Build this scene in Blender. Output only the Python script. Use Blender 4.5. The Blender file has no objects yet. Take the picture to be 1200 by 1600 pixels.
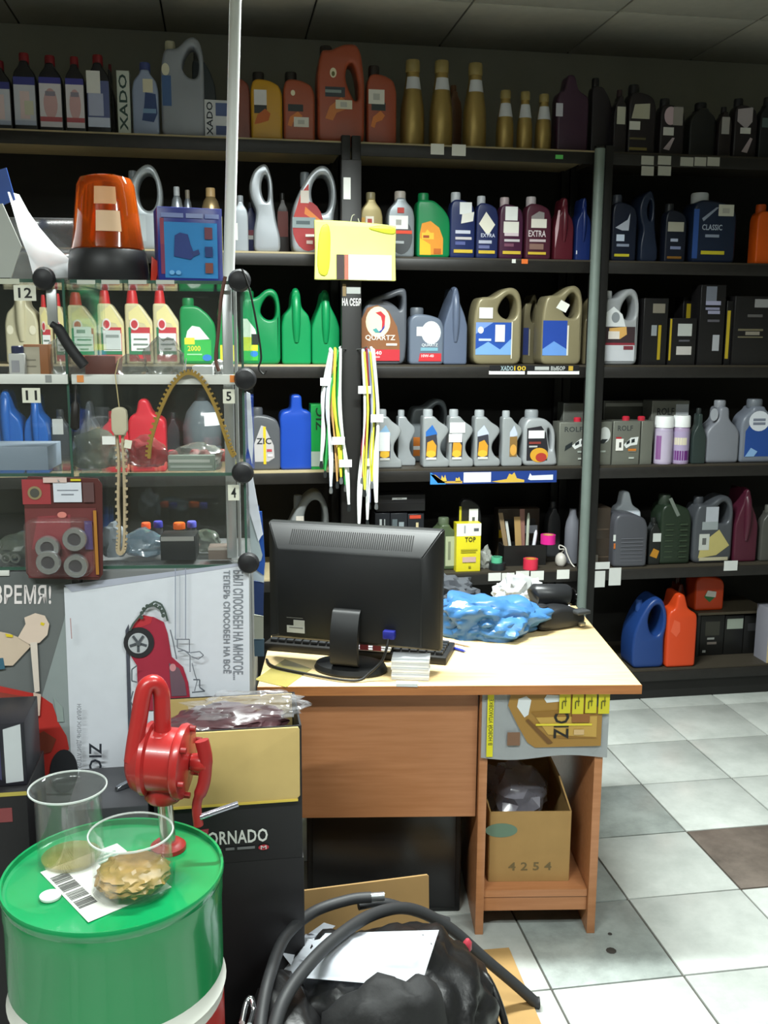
import bpy, bmesh, math, random
from mathutils import Vector, Matrix, noise
random.seed(7)
SC = bpy.context.scene
COL = SC.collection

# ------------------------------------------------------------------ camera
TILE = 0.35
F_PX, PITCH, ROLL, YAW = 1541.4, 0.1757, 0.0061, 0.1635
CAM_H = 4.5614 * TILE
GX, GY = 6.225 * TILE, 11.0365 * TILE          # one crossing of the floor joints
_r = Vector((math.cos(YAW), -math.sin(YAW), 0)); _f = Vector((math.sin(YAW), math.cos(YAW), 0)); _u = Vector((0, 0, 1))
C_FWD = math.cos(PITCH) * _f - math.sin(PITCH) * _u
_u2 = math.sin(PITCH) * _f + math.cos(PITCH) * _u
C_RIGHT = math.cos(ROLL) * _r + math.sin(ROLL) * _u2
C_UP = -math.sin(ROLL) * _r + math.cos(ROLL) * _u2
CAM = Vector((0, 0, CAM_H))
cd = bpy.data.cameras.new('camera'); cam = bpy.data.objects.new('camera', cd); COL.objects.link(cam)
cd.sensor_fit = 'VERTICAL'; cd.sensor_height = 24.0; cd.lens = 24.0 * F_PX / 1600.0
cd.clip_start = 0.02; cd.clip_end = 60
mw = Matrix.Identity(4)
for i, v in enumerate((C_RIGHT, C_UP, -C_FWD)):
    for j in range(3): mw[j][i] = v[j]
mw.translation = CAM
cam.matrix_world = mw
SC.camera = cam

# ------------------------------------------------------------------ world, lamps, exposure
w = bpy.data.worlds.new('world'); SC.world = w; w.use_nodes = True
w.node_tree.nodes['Background'].inputs[0].default_value = (0.75, 0.85, 1.0, 1)
w.node_tree.nodes['Background'].inputs[1].default_value = 0.02
vs = SC.view_settings
vs.view_transform = 'Standard'; vs.look = 'None'; vs.exposure = 0.0; vs.gamma = 1.0; vs.use_curve_mapping = False
SC.cycles.transparent_max_bounces = 32; SC.cycles.max_bounces = 14
CEIL = 2.88
LAMPS = [  # x, y, z, size x, size y, turn, watts  (fluorescent battens)
    (0.42, 2.62, 2.72, 1.2, 0.10, 0.0, 108.0),
    (1.15, 0.55, 2.80, 1.2, 0.10, 0.0, 52.0),
    (-0.9, 0.35, 2.80, 1.2, 0.10, 0.0, 70.0),
]
for i, (lx, ly, lz, sx, sy, rt, wt) in enumerate(LAMPS):
    ld = bpy.data.lights.new('tube_light', 'AREA'); ld.shape = 'RECTANGLE'; ld.size = sx; ld.size_y = sy
    ld.energy = wt; ld.color = (0.93, 1.0, 0.97); ld.spread = math.radians(150)
    lo = bpy.data.objects.new('tube_light', ld); COL.objects.link(lo)
    lo.location = (lx, ly, lz - 0.052); lo.rotation_euler = (0, 0, rt)

# ------------------------------------------------------------------ pixel helpers (1200 x 1600 frame)
def ray(px, py):
    return C_FWD + C_RIGHT * ((px - 600) / F_PX) - C_UP * ((py - 800) / F_PX)
def on_plane(px, py, p0, n):
    d = ray(px, py); return CAM + d * ((p0 - CAM).dot(n) / d.dot(n))
def on_y(px, py, Y): return on_plane(px, py, Vector((0, Y, 0)), Vector((0, 1, 0)))
def on_z(px, py, Z): return on_plane(px, py, Vector((0, 0, Z)), Vector((0, 0, 1)))
def rot2(v, a): return Vector((v[0]*math.cos(a)-v[1]*math.sin(a), v[0]*math.sin(a)+v[1]*math.cos(a), v[2] if len(v) > 2 else 0))

# ------------------------------------------------------------------ materials
def lin(h):
    h = h.lstrip('#'); c = [int(h[i:i+2], 16) / 255 for i in (0, 2, 4)]
    return [x/12.92 if x <= 0.04045 else ((x+0.055)/1.055)**2.4 for x in c]
_mc = {}
def mat(hexc, rough=0.45, metal=0.0, vary=0.10, scale=14.0, bump=0.0, trans=0.0, ior=1.45, coat=0.0, spec=0.5, key=None):
    k = (hexc, rough, metal, vary, scale, bump, trans, ior, coat, spec, key)
    if k in _mc: return _mc[k]
    m = bpy.data.materials.new(key or 'surface_' + hexc.strip('#')); m.use_nodes = True
    nt = m.node_tree; b = nt.nodes['Principled BSDF']; c = lin(hexc)
    b.inputs['Roughness'].default_value = rough; b.inputs['Metallic'].default_value = metal
    b.inputs['Transmission Weight'].default_value = trans; b.inputs['IOR'].default_value = ior
    b.inputs['Coat Weight'].default_value = coat; b.inputs['Specular IOR Level'].default_value = spec
    tc = nt.nodes.new('ShaderNodeTexCoord'); nz = nt.nodes.new('ShaderNodeTexNoise')
    nz.inputs['Scale'].default_value = scale; nz.inputs['Detail'].default_value = 5
    nt.links.new(tc.outputs['Object'], nz.inputs['Vector'])
    mx = nt.nodes.new('ShaderNodeMix'); mx.data_type = 'RGBA'
    mx.inputs['A'].default_value = [max(0, x*(1-vary)) for x in c] + [1]
    mx.inputs['B'].default_value = [min(1, x*(1+vary)) for x in c] + [1]
    nt.links.new(nz.outputs['Fac'], mx.inputs['Factor']); nt.links.new(mx.outputs['Result'], b.inputs['Base Color'])
    if bump:
        bp = nt.nodes.new('ShaderNodeBump'); bp.inputs['Strength'].default_value = bump; bp.inputs['Distance'].default_value = 0.01
        nt.links.new(nz.outputs['Fac'], bp.inputs['Height']); nt.links.new(bp.outputs['Normal'], b.inputs['Normal'])
    _mc[k] = m; return m
def pm(h, rough=0.5): return mat(h, rough, vary=0.05, scale=30)            # printed paper / label film
def plastic(h, rough=0.34): return mat(h, rough, vary=0.06, scale=9)
def film(hexc, opacity, rough=0.12, tint=0.9, key='film'):
    """thin clear sheet: mostly transparent, partly the film's own colour, with a clear gloss"""
    k = (hexc, opacity, rough, tint, key)
    if k in _mc: return _mc[k]
    m = bpy.data.materials.new(key); m.use_nodes = True; nt = m.node_tree; nt.nodes.clear()
    out = nt.nodes.new('ShaderNodeOutputMaterial'); tr = nt.nodes.new('ShaderNodeBsdfTransparent')
    tr.inputs[0].default_value = (tint, tint, tint, 1)
    pb = nt.nodes.new('ShaderNodeBsdfPrincipled'); pb.inputs['Base Color'].default_value = lin(hexc) + [1]
    pb.inputs['Roughness'].default_value = rough
    nz = nt.nodes.new('ShaderNodeTexNoise'); nz.inputs['Scale'].default_value = 25; tc = nt.nodes.new('ShaderNodeTexCoord')
    nt.links.new(tc.outputs['Object'], nz.inputs['Vector'])
    mr = nt.nodes.new('ShaderNodeMapRange'); mr.inputs['To Min'].default_value = opacity*0.7; mr.inputs['To Max'].default_value = min(1, opacity*1.3)
    nt.links.new(nz.outputs['Fac'], mr.inputs['Value'])
    mx = nt.nodes.new('ShaderNodeMixShader'); nt.links.new(mr.outputs[0], mx.inputs[0])
    nt.links.new(tr.outputs[0], mx.inputs[1]); nt.links.new(pb.outputs[0], mx.inputs[2])
    gl = nt.nodes.new('ShaderNodeBsdfGlossy'); gl.inputs['Roughness'].default_value = rough
    lf = nt.nodes.new('ShaderNodeLayerWeight'); lf.inputs['Blend'].default_value = 0.35
    pw = nt.nodes.new('ShaderNodeMath'); pw.operation = 'POWER'; pw.inputs[1].default_value = 3.0; nt.links.new(lf.outputs['Facing'], pw.inputs[0])
    lw = nt.nodes.new('ShaderNodeMath'); lw.operation = 'MULTIPLY_ADD'; lw.inputs[1].default_value = 0.45; lw.inputs[2].default_value = 0.03; nt.links.new(pw.outputs[0], lw.inputs[0])
    m2 = nt.nodes.new('ShaderNodeMixShader'); nt.links.new(lw.outputs[0], m2.inputs[0])
    nt.links.new(mx.outputs[0], m2.inputs[1]); nt.links.new(gl.outputs[0], m2.inputs[2]); nt.links.new(m2.outputs[0], out.inputs[0])
    _mc[k] = m; return m
def emit(hexc, s):
    m = bpy.data.materials.new('lamp_tube_glow'); m.use_nodes = True
    b = m.node_tree.nodes['Principled BSDF']; b.inputs['Emission Color'].default_value = lin(hexc)+[1]; b.inputs['Emission Strength'].default_value = s
    return m
def wood(light, dark, rough=0.4, sx=1.0, key='wood'):
    m = bpy.data.materials.new(key); m.use_nodes = True; nt = m.node_tree; b = nt.nodes['Principled BSDF']
    tc = nt.nodes.new('ShaderNodeTexCoord'); mp = nt.nodes.new('ShaderNodeMapping'); mp.inputs['Scale'].default_value = (2*sx, 26, 26)
    nz = nt.nodes.new('ShaderNodeTexNoise'); nz.inputs['Scale'].default_value = 3; nz.inputs['Detail'].default_value = 6
    rp = nt.nodes.new('ShaderNodeValToRGB'); rp.color_ramp.elements[0].position = 0.35; rp.color_ramp.elements[1].position = 0.7
    rp.color_ramp.elements[0].color = lin(dark)+[1]; rp.color_ramp.elements[1].color = lin(light)+[1]
    nt.links.new(tc.outputs['Object'], mp.inputs[0]); nt.links.new(mp.outputs[0], nz.inputs['Vector'])
    nt.links.new(nz.outputs['Fac'], rp.inputs[0]); nt.links.new(rp.outputs[0], b.inputs['Base Color'])
    b.inputs['Roughness'].default_value = rough
    return m

# ------------------------------------------------------------------ mesh helpers
def finish(bm, smooth=0.0):
    me = bpy.data.meshes.new('mesh'); bmesh.ops.recalc_face_normals(bm, faces=bm.faces); bm.to_mesh(me); bm.free()
    if smooth: shade(me, smooth)
    return me
def shade(me, ang=40):
    me.polygons.foreach_set('use_smooth', [True]*len(me.polygons)); me.set_sharp_from_angle(angle=math.radians(ang))
def bx(bm, c, s, rz=0.0, bev=0.0):
    r = bmesh.ops.create_cube(bm, size=1.0, matrix=Matrix.Translation(Vector(c)) @ Matrix.Rotation(rz, 4, 'Z') @ Matrix.Diagonal((s[0], s[1], s[2], 1)))
    if bev:
        es = {e for v in r['verts'] for e in v.link_edges}
        bmesh.ops.bevel(bm, geom=list(es), offset=bev, segments=2, affect='EDGES', profile=0.5)
def box(c, s, bev=0.0, rz=0.0):
    bm = bmesh.new(); bx(bm, c, s, rz, bev); return finish(bm, 40 if bev else 0)
def lathe_bm(bm, prof, n=24, c=(0, 0, 0), cap=True):
    rings = []
    for r, z in prof:
        rings.append([bm.verts.new((c[0]+r*math.cos(2*math.pi*k/n), c[1]+r*math.sin(2*math.pi*k/n), c[2]+z)) for k in range(n)])
    for a, b in zip(rings, rings[1:]):
        for k in range(n): bm.faces.new((a[k], a[(k+1) % n], b[(k+1) % n], b[k]))
    if cap:
        bm.faces.new(rings[0][::-1]); bm.faces.new(rings[-1])
def lathe(prof, n=24, c=(0, 0, 0), cap=True, ang=40):
    bm = bmesh.new(); lathe_bm(bm, prof, n, c, cap); return finish(bm, ang)
def tube_bm(bm, pts, r, n=8, closed=False):
    pts = [Vector(p) for p in pts]; rr = r if isinstance(r, (list, tuple)) else [r]*len(pts)
    up = None; rings = []; N = len(pts)
    for i, p in enumerate(pts):
        a = pts[i-1] if (i > 0 or closed) else p; b = pts[(i+1) % N] if (i < N-1 or closed) else p
        t = (b-a).normalized() if (b-a).length > 1e-9 else Vector((0, 0, 1))
        if up is None: up = t.orthogonal().normalized()
        up = (up - t*up.dot(t)); up = up.normalized() if up.length > 1e-6 else t.orthogonal().normalized()
        s = t.cross(up)
        rings.append([bm.verts.new(p + (up*math.cos(2*math.pi*k/n) + s*math.sin(2*math.pi*k/n))*rr[i]) for k in range(n)])
    prs = list(zip(rings, rings[1:])) + ([(rings[-1], rings[0])] if closed else [])
    for a, b in prs:
        for k in range(n): bm.faces.new((a[k], a[(k+1) % n], b[(k+1) % n], b[k]))
    if not closed:
        bm.faces.new(rings[0][::-1]); bm.faces.new(rings[-1])
def tube(pts, r, n=8, closed=False):
    bm = bmesh.new(); tube_bm(bm, pts, r, n, closed); return finish(bm, 60)
def spline(pts, k=6):
    P = [Vector(p) for p in pts]; out = []
    for i in range(len(P)-1):
        a, b, c, d = P[max(i-1, 0)], P[i], P[i+1], P[min(i+2, len(P)-1)]
        for j in range(k):
            t = j/k; out.append(0.5*((2*b) + (c-a)*t + (2*a-5*b+4*c-d)*t*t + (3*b-a-3*c+d)*t**3))
    out.append(P[-1]); return out
def chaikin(pts, it=2, keep=0.22):
    for _ in range(it):
        o = []
        for i in range(len(pts)):
            a, b = pts[i], pts[(i+1) % len(pts)]
            o.append((a[0]+(b[0]-a[0])*keep, a[1]+(b[1]-a[1])*keep)); o.append((b[0]+(a[0]-b[0])*keep, b[1]+(a[1]-b[1])*keep))
        pts = o
    return pts
def fillet(pts, r, n=3):
    o = []; N = len(pts)
    for i, p in enumerate(pts):
        a, b = Vector((*pts[i-1], 0)), Vector((*pts[(i+1) % N], 0)); p = Vector((*p, 0))
        da, db = a-p, b-p; A = p+da.normalized()*min(r, da.length*.45); B = p+db.normalized()*min(r, db.length*.45)
        for k in range(n+1):
            t = k/n; q = A*(1-t)**2+p*2*t*(1-t)+B*t*t; o.append((q.x, q.y))
    return o
def slab(outlines, depth, bev, y0=0.0, res=2):
    """solid with the given front outline(s) (x, z); later outlines are holes; rounded edges; front towards -y"""
    cu = bpy.data.curves.new('o', 'CURVE'); cu.dimensions = '2D'; cu.fill_mode = 'BOTH'
    cu.extrude = max(depth/2-bev, 0.0005); cu.bevel_depth = bev; cu.bevel_resolution = res; cu.offset = -bev
    for pts in outlines:
        sp = cu.splines.new('POLY'); sp.points.add(len(pts)-1); sp.use_cyclic_u = True
        for p, q in zip(sp.points, pts): p.co = (q[0], q[1], 0, 1)
    ob = bpy.data.objects.new('o', cu); me = bpy.data.meshes.new_from_object(ob)
    bpy.data.objects.remove(ob); bpy.data.curves.remove(cu)
    for v in me.vertices: v.co = (v.co.x, y0 - v.co.z, v.co.y)
    me.materials.clear()
    bm = bmesh.new(); bm.from_mesh(me); bmesh.ops.remove_doubles(bm, verts=bm.verts, dist=1e-5)
    bmesh.ops.recalc_face_normals(bm, faces=bm.faces); bm.to_mesh(me); bm.free()
    shade(me, 35); return me
_tc = {}
def text_mesh(s):
    """flat lettering in the unit box (x right, z up, at y = 0)"""
    if s not in _tc:
        cu = bpy.data.curves.new('t', 'FONT'); cu.body = s; cu.size = 1; cu.resolution_u = 2; cu.space_character = 1.05; cu.offset = 0.02
        ob = bpy.data.objects.new('t', cu); me = bpy.data.meshes.new_from_object(ob)
        bpy.data.objects.remove(ob)
        xs = [v.co.x for v in me.vertices] or [0, 1]; ys = [v.co.y for v in me.vertices] or [0, 1]
        V = [((v.co.x-min(xs))/(max(xs)-min(xs)), (v.co.y-min(ys))/(max(ys)-min(ys))) for v in me.vertices]
        _tc[s] = (V, [list(p.vertices) for p in me.polygons]); bpy.data.meshes.remove(me)
    return _tc[s]
def lump(r, seed, amp=0.25, freq=2.2, sub=3, flat=True, ridge=0.0):
    bm = bmesh.new(); bmesh.ops.create_icosphere(bm, subdivisions=sub, radius=1.0); o = Vector((seed*7.13, seed*3.7, seed*1.9))
    for v in bm.verts:
        n = v.co.normalized(); d = 1 + amp*noise.noise(n*freq+o) + amp*0.5*noise.noise(n*freq*2.7+o)
        if ridge: d += ridge*(abs(noise.noise(n*freq*1.7+o*2))-0.25) + ridge*0.6*(abs(noise.noise(n*freq*3.9+o))-0.25)
        p = n*d; v.co = (p.x*r[0], p.y*r[1], p.z*r[2])
    if flat:
        for v in bm.verts: v.co.z = max(v.co.z + r[2]*0.75, 0.0)
    return finish(bm, 80 if not ridge else 28)

# ------------------------------------------------------------------ object helpers
def obj(name, me, m=None, parent=None, loc=(0, 0, 0), rot=(0, 0, 0)):
    o = bpy.data.objects.new(name, me); COL.objects.link(o); o.location = loc; o.rotation_euler = rot
    if m is not None:
        if not me.materials: me.materials.append(m)
        elif me.materials[0] is not m:
            o.material_slots[0].link = 'OBJECT'; o.material_slots[0].material = m
    if parent is not None: o.parent = parent
    return o
def tag(o, label, cat, group=None):
    o['label'] = label; o['category'] = cat
    if group: o['group'] = group
    return o
def thing(name, label, cat, loc=(0, 0, 0), rz=0.0, group=None):
    o = bpy.data.objects.new(name, None); COL.objects.link(o); o.location = loc; o.rotation_euler = (0, 0, rz); o.empty_display_size = 0.05
    return tag(o, label, cat, group)
def structure(o): o['kind'] = 'structure'; return o

def flat_poly(pts3, thick=0.0008):
    """a thin sheet through coplanar 3-D points, given a little thickness"""
    P = [Vector(p) for p in pts3]; n = Vector((0, 0, 0))
    for a, b in zip(P, P[1:]+P[:1]): n += a.cross(b)
    n = n.normalized()*thick*0.5; bm = bmesh.new()
    A = [bm.verts.new(p+n) for p in P]; B = [bm.verts.new(p-n) for p in P]
    bm.faces.new(A); bm.faces.new(B[::-1])
    for i in range(len(P)): j = (i+1) % len(P); bm.faces.new((A[i], B[i], B[j], A[j]))
    return finish(bm)
NAMES = {'r': 'label', 'e': 'emblem', 'p': 'label', 't': 'lettering', 's': 'sticker'}
def deco(root, W, H, yf, items, x0=0.0, z0=0.0, start=1):
    """flat print on the front face (local y = yf) of a thing whose front spans x0-W/2..x0+W/2, z0..z0+H"""
    for k, it in enumerate(items):
        y = yf - 0.0005*(k+start); kind = it[0]
        U = lambda u, v: (x0+(u-0.5)*W, y, z0+v*H)
        if kind in 'rs':
            _, a, b, c, d, h = it[:6]; P = [U(a, b), U(c, b), U(c, d), U(a, d)]
        elif kind == 'e':
            _, cu_, cv, ru, rv, h = it[:6]; P = [U(cu_+ru*math.cos(t*math.pi/10), cv+rv*math.sin(t*math.pi/10)) for t in range(20)]
        elif kind == 'p':
            P = [U(*q) for q in it[1]]; h = it[2]
        else:
            _, s, a, b, c, d, h = it[:7]; rt = it[7] if len(it) > 7 else 0
            V, Fc = text_mesh(s); Q = []
            for (tx, ty) in V:
                if rt == 90: tx, ty = 1-ty, tx
                elif rt == -90: tx, ty = ty, 1-tx
                Q.append(U(a+(c-a)*tx, b+(d-b)*ty))
            me = bpy.data.meshes.new('mesh'); me.from_pydata(Q, [], Fc); obj('lettering', me, pm(h), root); continue
        me = flat_poly(P, 0.0005); obj(NAMES[kind], me, pm(h), root)
# ================================================================== the room
TM = bpy.data.materials.new('floor_tile'); TM.use_nodes = True
def tile_mat(name, c1, c2, rough):
    m = bpy.data.materials.new(name); m.use_nodes = True; nt = m.node_tree; b = nt.nodes['Principled BSDF']
    tc = nt.nodes.new('ShaderNodeTexCoord'); oi = nt.nodes.new('ShaderNodeObjectInfo')
    ad = nt.nodes.new('ShaderNodeVectorMath'); ad.operation = 'ADD'
    nt.links.new(tc.outputs['Object'], ad.inputs[0]); nt.links.new(oi.outputs['Location'], ad.inputs[1])
    nz = nt.nodes.new('ShaderNodeTexNoise'); nz.inputs['Scale'].default_value = 7; nz.inputs['Detail'].default_value = 8; nz.inputs['Roughness'].default_value = 0.7
    nt.links.new(ad.outputs[0], nz.inputs['Vector'])
    rp = nt.nodes.new('ShaderNodeValToRGB'); rp.color_ramp.elements[0].position = 0.3; rp.color_ramp.elements[1].position = 0.62
    rp.color_ramp.elements[0].color = lin(c1)+[1]; rp.color_ramp.elements[1].color = lin(c2)+[1]
    nt.links.new(nz.outputs['Fac'], rp.inputs[0])
    mx = nt.nodes.new('ShaderNodeMix'); mx.data_type = 'RGBA'; mx.blend_type = 'MULTIPLY'; mx.inputs['Factor'].default_value = 1
    mr = nt.nodes.new('ShaderNodeMapRange'); mr.inputs['To Min'].default_value = 0.84; mr.inputs['To Max'].default_value = 1.0
    nt.links.new(oi.outputs['Random'], mr.inputs['Value'])
    cb = nt.nodes.new('ShaderNodeCombineColor')
    for k in range(3): nt.links.new(mr.outputs[0], cb.inputs[k])
    nt.links.new(rp.outputs[0], mx.inputs['A']); nt.links.new(cb.outputs[0], mx.inputs['B']); nt.links.new(mx.outputs['Result'], b.inputs['Base Color'])
    b.inputs['Roughness'].default_value = rough
    return m
M_TILE = tile_mat('glazed_floor_tile', '#abb0ab', '#c3c7c2', 0.32)
M_TILE_D = tile_mat('brown_floor_tile', '#4c443e', '#6d635b', 0.45)
M_TILE_G = tile_mat('grey_floor_tile', '#7d837f', '#a3aaa6', 0.36)
X0, X1, Y0, Y1 = -2.0, 3.4, -1.9, 4.62
fl = structure(obj('floor', box(((X0+X1)/2, (Y0+Y1)/2, -0.03), (X1-X0+0.2, Y1-Y0+0.2, 0.05)), mat('#4d4b46', 0.9, vary=0.3)))
tme = box((0, 0, 0), (TILE-0.006, TILE-0.006, 0.01), 0.0015)
for i in range(-4, 12):
    for j in range(-3, 17):
        cx, cy = GX-(i+0.5)*TILE, GY-(j+0.5)*TILE
        if cx < X0 or cx > X1 or cy < Y0 or cy > Y1 or (cy < 0.6 and (cx < -0.5 or cy < 0.2)) or (cx < -1.2): continue
        m = M_TILE_D if (i, j) in ((1, 3), (-1, 1)) else M_TILE_G if (i, j) in ((2, 2), (3, 3), (3, 4)) else M_TILE
        obj('tile', tme, m, fl, (cx, cy, -0.005 + random.uniform(-0.0006, 0.0006)))
WALL = mat('#8d8c80', 0.85, vary=0.12, scale=5)
structure(obj('wall_back', box(((X0+X1)/2, Y1+0.05, CEIL/2), (X1-X0+0.2, 0.1, CEIL)), WALL))
structure(obj('wall_left', box((X0-0.05, (Y0+Y1)/2, CEIL/2), (0.1, Y1-Y0, CEIL)), WALL))
structure(obj('wall_right', box((X1+0.05, (Y0+Y1)/2, CEIL/2), (0.1, Y1-Y0, CEIL)), WALL))
structure(obj('wall_front', box(((X0+X1)/2, Y0-0.05, CEIL/2), (X1-X0+0.2, 0.1, CEIL)), WALL))
ce = structure(obj('ceiling', box(((X0+X1)/2, (Y0+Y1)/2, CEIL+0.035), (X1-X0+0.2, Y1-Y0+0.2, 0.05)), mat('#4a4a46', 0.8)))
M_CP = mat('#a9a79c', 0.9, vary=0.12, scale=20)
cme = box((0, 0, 0), (0.592, 0.592, 0.012), 0.002)
y = Y1-0.3
while y > Y0:
    x = X0+0.3
    while x < X1+0.1: obj('ceiling_panel', cme, M_CP, ce, (x, y, CEIL+0.005)); x += 0.6
    y -= 0.6
# fluorescent battens that light the shop
glow = emit('#f2fff8', 6.0)
for i, (lx, ly, lz, sx, sy, rt, wt) in enumerate(LAMPS):
    t = thing('ceiling_lamp', ['white fluorescent batten lamp hung over the counter', 'white fluorescent batten lamp over the tiled aisle', 'white fluorescent batten lamp over the shop entrance'][i], 'lamp', (lx, ly, lz), rt)
    obj('housing', box((0, 0, 0.0), (sx+0.08, sy+0.06, 0.05), 0.006), plastic('#d8d8d4'), t)
    for sg in (-1, 1):
        obj('tube', tube([(-sx/2, sg*0.03, -0.038), (sx/2, sg*0.03, -0.038)], 0.012, 12), glow, t)
    for sg in (-1, 1): obj('hanger', tube([(sg*sx*0.4, 0, 0.02), (sg*sx*0.4, 0, CEIL-lz)], 0.004, 6), plastic('#bbbbbb'), t)

# ================================================================== shelving along the back wall
YF = 3.96                       # front edge of the shelves
DEP = 0.42
def zrow(px, py): return on_y(px, py, YF).z
ROW = {1: zrow(600, 223), '2L': zrow(430, 393), 2: zrow(800, 404), 3: zrow(600, 570), 4: zrow(700, 732), 5: zrow(820, 892), 6: zrow(1080, 1043)}
XC = on_y(548, 500, YF).x; XP = on_y(932, 500, YF).x; XL = -1.25; XR = 3.1
M_BLACK = mat('#191817', 0.5, vary=0.2)
M_LIP = mat('#211f1d', 0.42, vary=0.35, scale=30)
M_BOARD = mat('#b9a984', 0.6, vary=0.12)
M_BACK_SHADE = mat('#1d1b18', 0.8, vary=0.2)  # near-black tone that paints in the shadow behind the goods
boards = {}
def rack(name, label, xa, xb, rows, cream):
    t = thing(name, label, 'shelving', ((xa+xb)/2, YF, 0)); W = xb-xa
    for r in rows:
        z = ROW[r]
        b = obj('shelf_board', box((0, DEP/2, z-0.009), (W-0.05, DEP, 0.018)), M_BOARD if (cream or (r == 1 and xa < XP-.1)) else mat('#3d372d', 0.6), t)
        obj('front_lip', box((0, -0.004, z-0.03), (W-0.05, 0.008, 0.045), 0.002), M_LIP, b)
        boards[(name, r)] = b
    top = ROW[1]
    for sx in (-1, 1):
        obj('upright', box((sx*(W/2-0.02), 0.0, top/2+0.01), (0.035, 0.03, top+0.02), 0.003), M_BLACK, t)
        obj('upright', box((sx*(W/2-0.02), DEP-0.02, top/2+0.01), (0.035, 0.03, top+0.02), 0.003), M_BLACK, t)
    obj('back_shade_panel', box((0, DEP+0.012, top/2), (W, 0.012, top)), M_BACK_SHADE, t)  # added dark sheet, stands in for the shade at the shelf backs
    if 6 in rows: obj('kick_plate', box((0, 0.03, ROW[6]/2-0.02), (W-0.05, 0.02, ROW[6]-0.045)), M_BLACK, t)
    return t
rackL = rack('shelving_rack', 'black shelving rack with cream board edges behind the glass showcase', XL, XC, (1, '2L', 3, 4, 5), True)
rackM = rack('shelving_rack', 'black shelving rack behind the counter between black post and grey pole', XC, XP, (1, 2, 3, 4, 5), False)
boards.update({('M', r): boards[('shelving_rack', r)] for r in (1, 2, 3, 4, 5)})
rackR = rack('shelving_rack', 'dark shelving rack right of the grey pole with low bottom shelf', XP, XR, (1, 2, 3, 4, 5, 6), False)
boards.update({('R', r): boards[('shelving_rack', r)] for r in (1, 2, 3, 4, 5, 6)})
# grey steel pole in front of the racks
pa = on_y(941, 238, YF-0.06); pb = on_y(913, 930, YF-0.06)
tag(obj('steel_pole', tube([(pa.x, YF-0.045, 0.0), (pa.x-0.004, YF-0.045, ROW[1]+0.0)], 0.021, 14), mat('#737f79', 0.5, metal=0.15, vary=0.12)), 'grey green steel pole standing before the shelving', 'pole')
# black wide post with a pull notice
PX = on_y(549, 500, YF-0.06).x
post = thing('display_post', 'wide black post with white pull notice and hooks between the racks', 'post', (PX, YF-0.05, 0))
obj('column', box((0, 0, 1.13), (0.078, 0.03, 2.26), 0.004), M_BLACK, post)
def post_print(items): 
    for it in items: pass
zt = lambda py: on_y(549, py, YF-0.06).z
deco(post, 0.078, 1.0, -0.015, [('t', 'НА СЕБЯ', 0.03, zt(478), 0.97, zt(466), '#e8e8e4'), ('r', 0.25, zt(459), 0.95, zt(449), '#9fa3a0'), ('r', 0.05, zt(463), 0.22, zt(444), '#7d6a48'), ('r', 0.1, zt(312), 0.45, zt(278), '#e6e6e2')])
for sx in (-1, 1):
    hk = [(sx*0.02, -0.012, zt(546)-0.0), (sx*0.04, -0.05, zt(546)+0.004), (sx*0.052, -0.085, zt(546)+0.012)]
    obj('hook', tube(hk, 0.0025, 6), mat('#b9bbb9', 0.3, metal=0.9), post)

# price tags: thin cards on the shelf lips
def shelf_tag(brd, quads, colr='#dfe0da', name='price_tag'):
    bo = boards[brd]; base = Vector(bo.parent.location)
    for (a, b, c, d) in quads:
        p = on_y(a, d, YF-0.012); q = on_y(c, b, YF-0.012)
        o = obj(name, box(((p.x+q.x)/2-base.x, -0.0105, (p.z+q.z)/2), (abs(q.x-p.x), 0.002, abs(q.z-p.z))), pm(colr), bo)
shelf_tag(('M', 1), [(673, 225, 694, 241), (706, 226, 728, 243)])
shelf_tag(('M', 1), [(868, 242, 880, 248)], '#5fbf62')
shelf_tag(('R', 1), [(1002, 244, 1022, 257), (1028, 244, 1049, 257), (1002, 260, 1022, 274), (1028, 260, 1049, 274), (1063, 246, 1084, 259), (1085, 246, 1104, 259), (1105, 246, 1125, 259)], '#a9a9a0')
shelf_tag(('M', 2), [(815, 405, 825, 412)], '#e07030')
shelf_tag(('M', 2), [(800, 405, 806, 411)])
shelf_tag(('M', 5), [(763, 895, 783, 908), (784, 895, 804, 908), (806, 892, 827, 907), (829, 892, 850, 907), (870, 890, 890, 905)])
shelf_tag(('R', 5), [(924, 878, 953, 890), (926, 892, 946, 918), (951, 887, 971, 915), (1131, 876, 1153, 892)], '#c9cbc8')
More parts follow.
